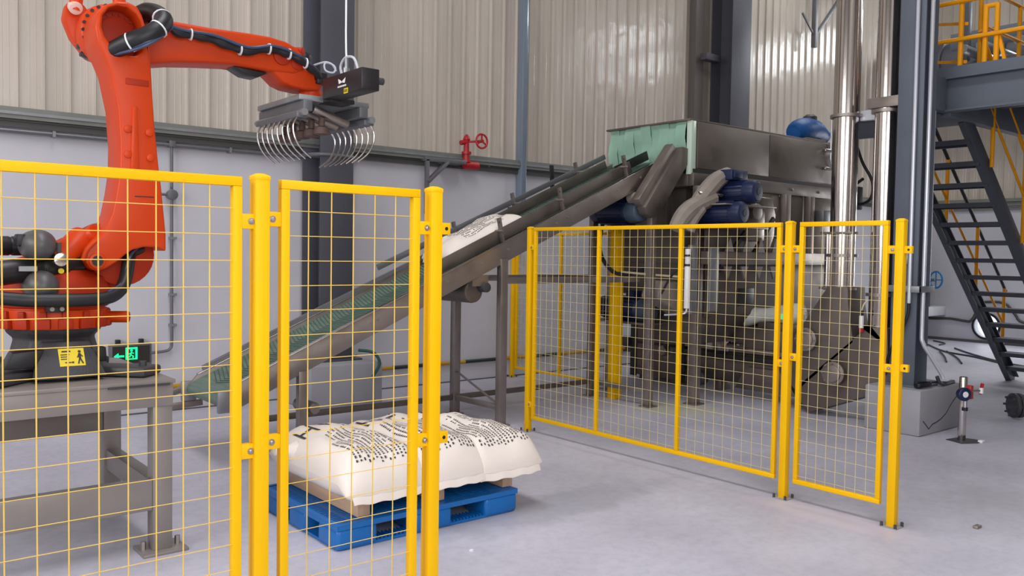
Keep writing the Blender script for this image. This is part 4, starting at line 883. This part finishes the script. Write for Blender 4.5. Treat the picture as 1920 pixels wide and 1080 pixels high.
MB().tube([(7.14, 5.72, 1.55), (7.02, 5.85, 1.42), (6.95, 5.95, 1.2)], .012, 8, 4).build('air_hose', BLK2, t)

# lower discharge screw trough
TR = thing('screw_trough', 'dark stainless screw trough lying along the floor behind the fence', 'conveyor', (8.6, 6.2, 0))
def tb(name, x0, x1, y0, y1, z0, z1, m=SSD, bevel=.008): return MB().box(x0, x1, y0, y1, z0, z1).build(name, m, TR, bevel=bevel)
e1 = tb('end_box', 8.30, 8.95, 6.72, 7.58, .06, .76); tb('box_lid', 8.26, 8.99, 6.68, 7.62, .76, .785)
tb('box_flange', 8.285, 8.32, 7.50, 7.60, .04, .78, BLP); tb('box_flange', 8.285, 8.32, 6.70, 6.78, .04, .78, BLP)
tb('box_band', 8.28, 8.31, 6.72, 7.58, .47, .50, BLP, .003)
for y in (7.45, 6.95): tb('stub_foot', 8.36, 8.46, y-.05, y+.05, 0, .06)
MB().lathe((8.32, 7.0, .42), (-1, 0, 0), [(0, .11), (.02, .11), (.02, .07), (.10, .07), (.12, .06)], 18).build('shaft_bearing', SST, TR, bevel=.006)
MB().box(8.24, 8.33, 7.60, 7.75, .42, .54).build('side_box', DGR, TR, bevel=.01)
tr = MB().tube([(8.55, 6.72, .35), (8.5, 4.9, .30)], .24, 24, 1).build('trough_tube', SSD, TR)
tb('trough_cover', 8.28, 8.85, 5.0, 6.70, .50, .56, SST); tb('trough_rail', 8.26, 8.30, 4.95, 6.70, .40, .47, BLP)
tb('cover_plate', 8.24, 8.30, 6.02, 6.34, .50, .68, SSP, .01); tb('drive_case', 8.25, 8.75, 5.25, 5.95, .56, .80, SSD, .02)
MB().prism([(5.1, .10), (5.9, .10), (5.75, .36), (5.3, .36)], 'x', 8.2, 8.3).build('skirt', SSD, TR, bevel=.01)
for y, z in ((6.50, .66), (6.44, .14)): MB().lathe((8.34, y, z), (-1, 0, 0), [(0, .075), (.03, .085), (.10, .085), (.12, .06)], 18).build('end_bearing', DGR, TR, bevel=.006)
MB().cyl((8.2, 6.38, .66), (8.2, 5.9, .64), .02, n=10).build('drive_rod', SSP, TR); MB().cyl((8.22, 6.02, .585), (8.22, 5.80, .58), .024, n=10).build('drive_rod', SSP, TR)
for y in (6.3, 5.2): tb('stub_foot', 8.42, 8.62, y-.05, y+.05, 0, .12)
MB().cyl((8.24, 6.12, .92), (8.24, 6.12, .66), .05, n=16).build('standpipe', SSP, TR, bevel=.004)
t = thing('wrapped_motor', 'motor wrapped in milky plastic on the screw trough', 'motor', (8.45, 5.6, .8))
MB().tube([(8.4, 5.98, .90), (8.4, 5.8, .93), (8.42, 5.5, .96), (8.44, 5.2, .99)], lambda q: .10+.02*math.sin(q*9), 16, 5).build('plastic_wrap', PLW, t)
MB().lathe((8.40, 6.02, .89), (0, 1, 0), [(0, .075), (.05, .085), (.06, .04)], 16).build('motor_end', BLP, t)
MB().box(8.33, 8.50, 5.3, 5.7, .76, .87).build('motor_cradle', SSD, t, bevel=.01)
MB().box(8.29, 8.31, 5.36, 5.44, .92, .98).build('indicator', mat('green_indicator', (120, 230, 160), .4, emit=.4), t)

# tubular conveyors: polished risers with slanted boots
def riser(label, x, y, r, zb, ybot, zbot, w, dep, group='stainless riser conveyors'):
    t = thing('riser_conveyor', label, 'conveyor', (x, y, 0), group)
    MB().cyl((x, y, zb+.15), (x, y, 8.99), r, n=36).build('riser_pipe', SSP, t)
    for zz in (zb+.62, 3.02, 4.6):
        MB().lathe((x, y, zz), (0, 0, 1), [(0, r), (0, r+.03), (.03, r+.03), (.03, r)], 32).build('pipe_flange', SST, t)
    d = V((0, ybot-y, zbot-zb)); L = d.length; d.normalize(); n = V((0, -d.z, d.y))
    if n.z < 0: n = -n
    c0 = V((x, y, zb+.20)); c1 = V((x, ybot, zbot))
    b0 = MB(); hw = w/2; hd = dep/2
    pts = [c0+n*hd*.5+V((0, -.02, .06)), c1+n*hd, c1+d*.12+n*hd*.4, c1+d*.12-n*hd, c0-n*hd*1.1+V((0, -.08, -.3)), c0+V((0, -r-.05, -.05)), c0+V((0, -r-.04, .12)), c0+V((0, r*.7, .12))]
    poly = [(p.y, max(p.z, .02)) for p in pts]
    MB().prism(poly, 'x', x-hw, x+hw).build('boot_housing', SSD, t, bevel=.01)
    pc = c0.lerp(c1, .55)
    MB().lathe((x-hw+.01, pc.y, pc.z), (-1, 0, 0), [(0, .085), (.06, .085), (.06, .12), (.085, .12), (.085, .09), (.10, .085)], 24).build('inspection_port', SST, t, bevel=.004)
    ft = MB()
    for k in range(8):
        q = 2*PI*k/8; ft.cyl((x-hw-.05, pc.y+.106*math.cos(q), pc.z+.106*math.sin(q)), (x-hw-.09, pc.y+.106*math.cos(q), pc.z+.106*math.sin(q)), .009, n=6)
    ft.build('port_bolts', SCREW, t)
    return t
t1 = riser('left polished riser pipe with slanted stainless boot behind the fence', 8.10, 4.565, .125, 1.0, 5.0, .42, .34, .36)
t2 = riser('right polished riser pipe beside the grey column with slanted boot', 8.10, 4.14, .115, .62, 4.78, .16, .34, .36)
MB().cyl((8.02, 4.68, 1.28), (8.02, 4.68, 1.86), .03, n=12).build('side_tube', SSP, t1); MB().cyl((8.02, 4.42, 1.28), (8.02, 4.42, 1.86), .02, n=12).build('side_tube', SSP, t1)
for z in (1.30, 1.86): MB().box(7.97, 8.07, 4.38, 4.74, z-.012, z+.012).build('clamp_band', SST, t1, bevel=.003)
MB().box(7.97, 8.07, 3.90, 4.28, 3.06, 3.16).build('column_bracket', SST, t2, bevel=.004)
MB().box(8.14, 8.20, 4.26, 4.44, 2.98, 3.08).build('pipe_strap', WHTP, t1, bevel=.004)
t = thing('level_sensor', 'small white and red sensor between the two slanted boots', 'sensor', (7.9, 4.22, .9))
MB().cyl((7.92, 4.24, .93), (7.92, 4.24, 1.05), .022, n=12).build('sensor_body', WHT, t); MB().cyl((7.92, 4.24, .89), (7.92, 4.24, .93), .024, n=12).build('sensor_base', RED, t); MB().cyl((7.92, 4.24, 1.05), (7.92, 4.24, 1.10), .018, n=12).build('sensor_cap', BLK, t)
MB().tube([(7.92, 4.24, 1.10), (7.92, 4.22, 1.16), (7.95, 4.2, 1.2)], .008, 6).build('sensor_cable', mat('cream_cable', (210, 196, 160), .4), t)
t = thing('cable_loop', 'black cable loop hanging between the polished riser pipes', 'cable', (8.5, 4.5, 2.3))
MB().tube([(8.5, 4.70, 2.9), (8.5, 4.60, 2.62), (8.5, 4.48, 2.4), (8.5, 4.50, 2.22), (8.5, 4.66, 2.18), (8.5, 4.70, 2.34), (8.5, 4.58, 2.44)], .016, 8, 5).build('cable', BLK2, t)
MB().box(8.46, 8.58, 4.62, 4.74, 2.12, 2.36).build('cable_box', DGR, t, bevel=.01)
MB().box(8.46, 8.54, 4.66, 4.72, 2.36, 3.0).build('support_strip', SSD, t, bevel=.004)
# blue covered fan on the hood
t = thing('covered_blower', 'blower under a blue cover on top of the hood', 'blower', (10.2, 6.2, 3.08))
MB().tube([(9.72, 6.2, 3.20), (9.9, 6.2, 3.24), (10.2, 6.2, 3.26), (10.45, 6.2, 3.22)], lambda q: .10+.07*math.sin(PI*min(1, q*1.1)), 18, 5).build('blue_cover', BLUT, t)
MB().box(9.8, 10.25, 6.05, 6.35, 3.08, 3.14).build('blower_base', SSD, t, bevel=.006)
MB().lathe((10.1, 6.2, 3.36), (0, 0, 1), [(0, .09), (.08, .09), (.11, .05)], 16).build('blower_cap', DGR, t)

# ================================================================== grey column with plinth
CO = h_column('platform_column', 'slate grey steel column standing on the concrete plinth at right', 7.90, 8.15, 3.70, 3.94, .44, 8.99, SLATE, web='x', th=.014)
MB().box(7.84, 8.22, 3.62, 4.0, .42, .44).build('base_plate', SLATE, CO, bevel=.003)
MB().box(7.86, 8.17, 3.66, 3.70, 1.30, 1.36).build('channel_bracket', GALV, CO, bevel=.003); MB().box(7.855, 7.90, 3.66, 3.96, 1.30, 1.36).build('channel_bracket', GALV, CO, bevel=.003)
MB().box(7.865, 7.90, 3.78, 3.84, 1.56, 1.66).build('clip_box', GALV, CO, bevel=.004)
pl = MB().prism([(7.72, 3.55), (8.58, 3.55), (8.58, 4.08), (7.72, 4.08)], 'z', 0, .42).build('column_plinth', CONC, None, bevel=.02); tag(pl, 'big square concrete plinth under the slate grey column', 'plinth')
m = MB(); cr = [(7.78, .14), (7.84, .10), (7.90, .055), (7.97, .09), (8.05, .10), (8.14, .12), (8.24, .16), (8.36, .25), (8.5, .33)]
for (x0, z0), (x1, z1) in zip(cr, cr[1:]): m.bar((x0, 3.5505, z0), (x1, 3.5505, z1), .012, .003, (0, 1, 0))
m.build('crack', mat('crack_dark', (70, 70, 76), .9), pl, smooth=0)
def pipe_thing(name, label, pts, r, m, cat='conduit', n=10, sm=3): return tag(MB().tube(pts, r, n, sm).build(name, m, None), label, cat)
pipe_thing('column_conduit', 'white conduit down the front flange of the slate column, ending above the plinth', [(7.865, 3.76, 8.99), (7.865, 3.76, 3.5), (7.865, 3.755, 1.28), (7.865, 3.755, 1.20)], .017, WHTP, sm=1)
pipe_thing('column_conduit', 'white conduit in the column web that bends out onto the plinth', [(7.98, 3.68, 8.99), (7.98, 3.68, 2.0), (7.98, 3.68, 1.0), (7.98, 3.67, .84), (8.03, 3.62, .72), (8.12, 3.56, .56), (8.14, 3.54, .50)], .019, WHTP)
pipe_thing('column_conduit', 'short white conduit end on the right side of the slate column', [(8.17, 3.72, 3.0), (8.17, 3.72, 1.36)], .014, WHTP)
pipe_thing('column_cable', 'dark cable leaving the end of the front flange conduit', [(7.865, 3.755, 1.22), (7.865, 3.76, 1.1), (7.86, 3.82, .92), (7.86, 3.92, .72), (7.9, 3.98, .50)], .014, BLK2, 'cable')
t = thing('cable_coil', 'coiled black cable lying on the plinth at the foot of the conduit', 'cable', (7.95, 3.62, .42))
MB().tube([(7.93+.12*math.cos(a)+.012*math.sin(3*a), 3.63+.05*math.sin(a), .432+.006*a/3) for a in [k*.45 for k in range(42)]]+[(8.16, 3.57, .46), (8.3, 3.57, .45), (8.45, 3.60, .45)], .011, 6, 2).build('coil', BLK2, t)
MB().tube([(8.1, 3.58, .52), (8.14, 3.57, .46), (8.28, 3.58, .435), (8.5, 3.6, .435)], .018, 8).build('flexible_tail', DGR, t)

# valve standpipe
t = thing('valve_standpipe', 'short steel standpipe with red valve and blue gauge beside the plinth', 'pipe', (7.90, 3.26, 0))
MB().cyl((7.90, 3.26, 0), (7.90, 3.26, .57), .034, n=20).build('standpipe', SSP, t, bevel=.002); MB().cyl((7.90, 3.26, .568), (7.90, 3.26, .572), .026, n=16).build('pipe_mouth', BLK, t)
MB().cyl((7.90, 3.20, .43), (7.90, 3.26, .43), .045, n=16).build('valve_body', RED, t, bevel=.006); MB().bar((7.91, 3.21, .38), (7.91, 3.21, .50), .05, .05).build('valve_clamp', RED, t, bevel=.006)
MB().cyl((7.90, 3.19, .455), (8.0, 3.14, .455), .01, n=8).build('valve_stem', SCREW, t); MB().bar((7.985, 3.15, .42), (8.0, 3.14, .52), .03, .02).build('valve_handle', RED, t, bevel=.006); MB().cyl((7.99, 3.145, .43), (7.99, 3.145, .48), .018, n=8).build('handle_grip', WHT, t)
gg = MB().lathe((7.83, 3.25, .43), (-.5, -.8, 0), [(0, .05), (.03, .06), (.06, .06), (.065, .05)], 20).build('gauge', MOTB, t, bevel=.004)
MB().lathe((7.797, 3.197, .43), (-.5, -.8, 0), [(0, .028), (.004, .026)], 16).build('gauge_face', WHT, gg); MB().cyl((7.85, 3.22, .30), (7.85, 3.22, .38), .017, n=10).build('drain_stub', SSP, t); MB().cyl((7.85, 3.22, .28), (7.85, 3.22, .31), .025, n=10).build('drain_cap', BLK, t)
MB().prism([(7.76, 3.20), (7.90, 3.12), (8.02, 3.13), (8.04, 3.2), (8.0, 3.33), (7.82, 3.36)], 'z', 0, .006).build('base_plate', DGR, t); MB().box(7.94, 8.0, 3.10, 3.14, 0, .02).build('loose_tab', WHT, t, bevel=.004)
# flanged pipe end
t = thing('flanged_pipe', 'flanged steel pipe end lying on the floor at the right edge', 'pipe', (9.6, 3.3, .12))
dr = V((.75, -.66, 0)).normalized(); p0 = V((9.45, 3.42, .135))
MB().cyl(p0+dr*.02, p0+dr*1.8, .075, n=24).build('pipe', SST, t)
MB().lathe(p0, dr, [(0, .06), (0, .125), (.035, .125), (.035, .08)], 24).build('flange', DGR, t, bevel=.004); MB().lathe(p0+dr*.05, dr, [(0, .08), (0, .125), (.035, .125), (.035, .08)], 24).build('flange', DGR, t, bevel=.004)
for k in range(8):
    q = 2*PI*k/8; s_ = V((-dr.y, dr.x, 0))*(.102*math.cos(q))+V((0, 0, .102*math.sin(q))); MB().cyl(p0-dr*.03+s_, p0+dr*.12+s_, .012, n=6).build('flange_bolt', DGR, t)
for q in (.5, 1.4): MB().box((p0+dr*q).x-.06, (p0+dr*q).x+.06, (p0+dr*q).y-.06, (p0+dr*q).y+.06, 0, .062).build('support_block', DGR, t)

# ================================================================== platform, railing, stairs
PF = thing('steel_platform', 'slate grey steel mezzanine platform at upper right', 'platform', (9.5, 2.5, 3.0))
e = MB().box(8.47, 8.60, -1.7, 3.95, 3.035, 3.05).box(8.47, 8.60, -1.7, 3.95, 3.345, 3.36).box(8.56, 8.575, -1.7, 3.95, 3.05, 3.345).build('edge_beam', SLATE, PF, smooth=0)
MB().box(8.49, 8.50, -1.7, 3.95, 3.36, 3.46).build('toe_board', SLATE, PF, smooth=0); MB().box(8.15, 8.5, 3.76, 3.90, 3.04, 3.36).build('beam_stub', SLATE, PF, bevel=.004)
MB().box(8.5, 12.6, -1.7, 3.82, 3.365, 3.385).build('deck_plate', STAIRM, PF, smooth=0)
for y in (3.75, 2.6, 1.4, .2, -1.0): MB().box(8.575, 12.6, y, y+.10, 3.0, 3.36).build('joist', SLATE, PF, bevel=.004)
MB().box(12.45, 12.6, -1.7, 3.85, 3.0, 3.36).build('edge_beam', SLATE, PF, bevel=.004); MB().box(9.6, 9.7, .4, 3.75, 3.2, 3.36).build('joist', STAIRM, PF, bevel=.004); MB().box(10.9, 11.0, .4, 3.75, 3.2, 3.36).build('joist', STAIRM, PF, bevel=.004)
MB().box(8.5, 9.35, 3.82, 4.66, 3.02, 3.06).build('landing_plate', STAIRM, PF, smooth=0); MB().box(8.5, 8.56, 3.9, 4.68, 2.86, 3.02).build('landing_beam', SLATE, PF, bevel=.004)
MB().box(12.4, 12.55, .5, .65, 0, 3.0).build('platform_leg', SLATE, PF, bevel=.006)
RL = thing('platform_railing', 'yellow tubular guard railing along the platform edge', 'railing', (8.5, 2.5, 3.46))
for y in (3.66, 3.44, 3.34, 2.3, 1.2): MB().cyl((8.53, y, 3.385), (8.53, y, 4.42 if y in (3.66, 2.3, 1.2) else 3.99), .024, n=12).build('post', YELR, RL)
MB().cyl((8.53, 3.45, 3.98), (8.53, 3.33, 3.98), .022, n=10).build('post_bridge', YELR, RL)
MB().cyl((8.50, 4.0, 3.71), (8.50, .6, 3.71), .021, n=12).build('mid_rail', YELR, RL); MB().cyl((8.50, 4.0, 4.07), (8.50, .6, 4.05), .021, n=12).build('top_rail', YELR, RL)
MB().bar((8.55, 3.33, 3.72), (8.55, 3.26, 3.42), .03, .03).build('brace', YELR, RL)
MB().bar((8.55, 3.62, 3.86), (9.1, 4.15, 4.05), .03, .03).build('brace', YELR, RL); MB().bar((8.55, 3.62, 3.50), (9.1, 4.15, 3.66), .03, .03).build('brace', YELR, RL)
RL2 = thing('far_railing', 'yellow railing on the far side of the platform', 'railing', (12.5, 2.5, 3.4))
for y in (3.7, 2.9, 2.1, 1.3): MB().cyl((12.5, y, 3.385), (12.5, y, 4.45), .024, n=10).build('post', YELR, RL2)
for z in (3.75, 4.1, 4.43): MB().cyl((12.5, 3.75, z), (12.5, .6, z), .021, n=10).build('rail', YELR, RL2)
for x in (9.3, 10.3, 11.4): MB().cyl((x, 3.80, 3.385), (x, 3.80, 4.40), .022, n=10).build('post', YELR, RL2)
for z in (3.62, 4.02, 4.40): MB().cyl((9.3, 3.80, z), (12.5, 3.80, z), .02, n=10).build('rail', YELR, RL2)
t = thing('dark_silo', 'dark grey vessel standing on the platform at the top right corner', 'tank', (11.2, 2.6, 3.39))
MB().lathe((11.3, 2.3, 3.39), (0, 0, 1), [(0, .3), (.5, .62), (1.7, .62), (1.75, .55)], 28).build('vessel', mat('dark_vessel_paint', (74, 74, 80), .45, .2), t, bevel=.01)
MB().tube([(10.5, 2.85, 4.1), (10.7, 2.7, 4.0), (11.1, 2.5, 3.85)], .05, 10).build('inlet_hose', BLK, t); MB().cyl((10.3, 3.0, 4.35), (11.0, 2.7, 4.28), .02, n=8).build('copper_line', mat('copper', (190, 120, 70), .35, .8), t)
MB().box(9.9, 10.6, 2.5, 2.9, 3.385, 3.62).build('drive_unit', STAIRM, t, bevel=.02)
# crossing roof girders far behind
t = thing('crane_girder', 'grey girder crossing under the roof behind the platform', 'beam', (14.5, 5.5, 5.2))
MB().box(14.3, 14.45, 1.0, 6.3, 5.0, 5.25).build('girder', SLATE, t, bevel=.004); MB().bar((14.37, 4.0, 5.3), (14.37, 6.2, 6.2), .1, .1).build('diagonal', SLATE, t)
t = h_column('wall_column', 'slate column against the right hand wall behind the stairs', 17.3, 17.6, 3.2, 3.55, 0, 8.99, SLATD)
t = thing('added_duct', 'big dark grey duct added to darken the high corner behind the railing', 'duct', (16.7, 6, 5.2))  # added to darken the pale cladding behind the railing
MB().cyl((16.7, 2.0, 5.2), (16.7, 8.4, 5.2), .5, n=28).build('duct_body', mat('dark_duct', (82, 82, 88), .5, .2), t)
for y in (4.6, 6.2, 7.3): MB().lathe((16.7, y, 5.2), (0, 1, 0), [(0, .5), (0, .56), (.05, .56), (.05, .5)], 28).build('duct_flange', SLATD, t)
for y in (5.4, 7.0): MB().box(16.66, 16.74, y, y+.08, 5.68, 8.99).build('hanger', SLATD, t)
t = thing('added_rack', 'dark steel pipe rack added to darken the corner above the platform', 'rack', (13.6, 6, 4.4))  # dark rack put in to tone down the far upper corner
MB().box(13.5, 13.66, 2.4, 5.9, 4.35, 4.6).build('rack_beam', SLATD, t, bevel=.004); MB().box(13.5, 13.66, 2.4, 5.9, 5.75, 6.0).build('rack_beam', SLATD, t, bevel=.004)
for y in (2.6, 4.2, 5.7): MB().box(13.52, 13.64, y, y+.12, 4.6, 5.75).build('rack_post', SLATD, t, bevel=.004)
for y, z in ((4.8, 4.68), (5.3, 4.7), (5.55, 4.68)): MB().cyl((13.0, y, z), (17.0, y, z), .07, n=14).build('rack_pipe', GALV, t)
t = thing('cladding_bracket', 'thin grey bracket hanging on the shiny cladding left of the risers', 'bracket', (13.75, 8.4, 5.4))
MB().box(13.71, 13.79, 8.36, 8.44, 5.32, 7.4).build('bracket_upright', PIPEG, t, bevel=.004)
MB().bar((13.75, 8.40, 5.50), (14.75, 8.40, 6.55), .05, .05).build('bracket_brace', PIPEG, t, bevel=.004)
MB().bar((13.75, 8.40, 5.52), (13.35, 8.40, 5.85), .03, .03).build('bracket_brace', PIPEG, t, bevel=.004)
MB().box(13.4, 14.8, 8.44, 8.58, 6.5, 6.6).build('wall_girt', PIPEG, t, bevel=.004)
# stairs: climb towards -x
ST = thing('steel_staircase', 'dark grey open tread staircase with yellow handrails', 'stairs', (11, 4.2, 0))
def zs(x): return 2.26-.866*(x-10.0)
for y in (4.56, 3.80):
    MB().prism([(9.1, zs(9.1)+.12), (12.62, 0.0), (12.36, 0.0), (12.36, zs(12.62)), (9.1, zs(9.1)-.14)] if False else [(9.0, zs(9.0)+.07), (9.0, zs(9.0)-.14), (12.38, 0), (12.63, 0), (12.63, zs(12.63)+.08)], 'y', y-.012, y+.012).build('stringer', STAIRM, ST, bevel=.003)
    s_ = -1 if y > 4 else 1
    MB().bar((9.0, y+s_*.03, zs(9.0)+.05), (12.63, y+s_*.03, zs(12.63)+.06), .06, .012).build('stringer_flange', STAIRM, ST)
    MB().bar((9.0, y+s_*.03, zs(9.0)-.13), (12.38, y+s_*.03, .012), .06, .012).build('stringer_flange', STAIRM, ST)
nt = 14
for k in range(nt):
    z = .21+k*.203; x = 10+(2.26-z)/.866
    tr_ = MB().box(x-.14, x+.12, 3.812, 4.548, z-.012, z).build('tread', STAIRM, ST, smooth=0)
    MB().box(x+.10, x+.12, 3.812, 4.548, z-.05, z-.012).box(x-.14, x-.12, 3.812, 4.548, z-.05, z-.012).build('tread_lip', STAIRM, tr_, smooth=0)
for y in (4.60, 3.76):
    for x in (9.6, 10.5, 11.4, 12.3): MB().cyl((x, y, zs(x)-.02), (x, y, zs(x)+.98), .022, n=10).build('baluster', YELR, ST)
    MB().tube([(9.2, y, zs(9.2)+.98), (12.35, y, zs(12.35)+.98)], .021, 10, 1).build('handrail', YELR if y < 4 else BLK, ST)
    MB().tube([(9.3, y, zs(9.3)+.5), (12.3, y, zs(12.3)+.5)], .015, 8, 1).build('mid_rail', YELR, ST)
# things on the right wall
t = thing('wall_cable', 'dark flexible conduit looping along the foot of the right wall', 'conduit', (17.65, 7.3, .3))
MB().tube([(17.66, 8.3, .42), (17.66, 7.9, .42), (17.66, 7.6, .44), (17.66, 7.3, .41), (17.66, 7.2, .42), (17.66, 7.12, .55), (17.66, 7.08, .74), (17.66, 6.98, .80), (17.66, 6.6, .80), (17.66, 6.4, .6), (17.66, 6.2, .44), (17.66, 5.2, .40)], .025, 8, 4).build('conduit_run', mat('dark_conduit', (70, 66, 60), .5), t)
t = thing('wall_box', 'pale ledge box with a blue hand wheel valve at the wall corner', 'valve', (17.2, 8.0, .5))
MB().box(16.9, 17.7, 7.7, 8.55, .5, .68).build('ledge', INS, t, bevel=.01)
MB().cyl((17.2, 7.9, .68), (17.2, 7.9, 1.25), .10, n=16).build('vertical_pipe', DGR, t)
MB().box(16.9, 17.4, 8.1, 8.5, .68, 1.9).build('dark_cabinet', mat('cabinet_black', (44, 44, 46), .5), t, bevel=.01)
m = MB().tube([(17.0+.14*math.cos(q)*.3, 7.6+.14*math.cos(q), 1.22+.16*math.sin(q)) for q in [2*PI*i/20 for i in range(21)]], .018, 8, 1); m.bar((17.0, 7.47, 1.22), (17.0, 7.73, 1.22), .02, .02); m.bar((17.0, 7.6, 1.08), (17.0, 7.6, 1.36), .02, .02, (1, 0, 0)); m.build('hand_wheel', BVAL, t)
MB().cyl((17.0, 7.6, 1.22), (17.2, 7.9, 1.2), .03, n=10).build('wheel_stem', GALV, t)
# cables on the floor
for pts, lb_ in (([(16.37, 7.45, .014), (15.3, 6.65, .014), (14.9, 6.0, .014), (14.37, 5.39, .014), (14.0, 4.9, .014)], 'dark cable on the far floor running from behind the column to the stair foot'),
                 ([(16.05, 6.8, .014), (15.3, 6.2, .014), (14.5, 5.43, .014), (14.1, 4.8, .014)], 'second dark cable on the far floor beside the long one'),
                 ([(17.14, 7.67, .014), (16.8, 7.3, .014), (16.39, 7.22, .014)], 'short dark cable at the foot of the right wall'),
                 ([(15.25, 6.71, .014), (14.5, 6.3, .014), (13.75, 5.94, .014)], 'short dark cable lying crosswise on the far floor'),
                 ([(15.36, 6.64, .014), (14.5, 6.1, .014), (13.75, 5.71, .014)], 'dark cable forking off towards the camera')):
    tag(MB().tube(pts, .014, 6, 5).build('floor_cable', CABLE, None), lb_, 'cable', 'cables on the floor by the stairs')
tag(MB().box(5.36, 5.42, 2.10, 2.13, 0, .016).build('metal_scrap', SST, None, bevel=.003), 'small metal scrap lying on the floor at lower right', 'scrap')
tag(MB().box(2.72, 2.737, 3.61, 3.625, 0, .008).build('paper_scrap', WHT, None), 'tiny white scrap on the floor in front of the pallet', 'scrap')
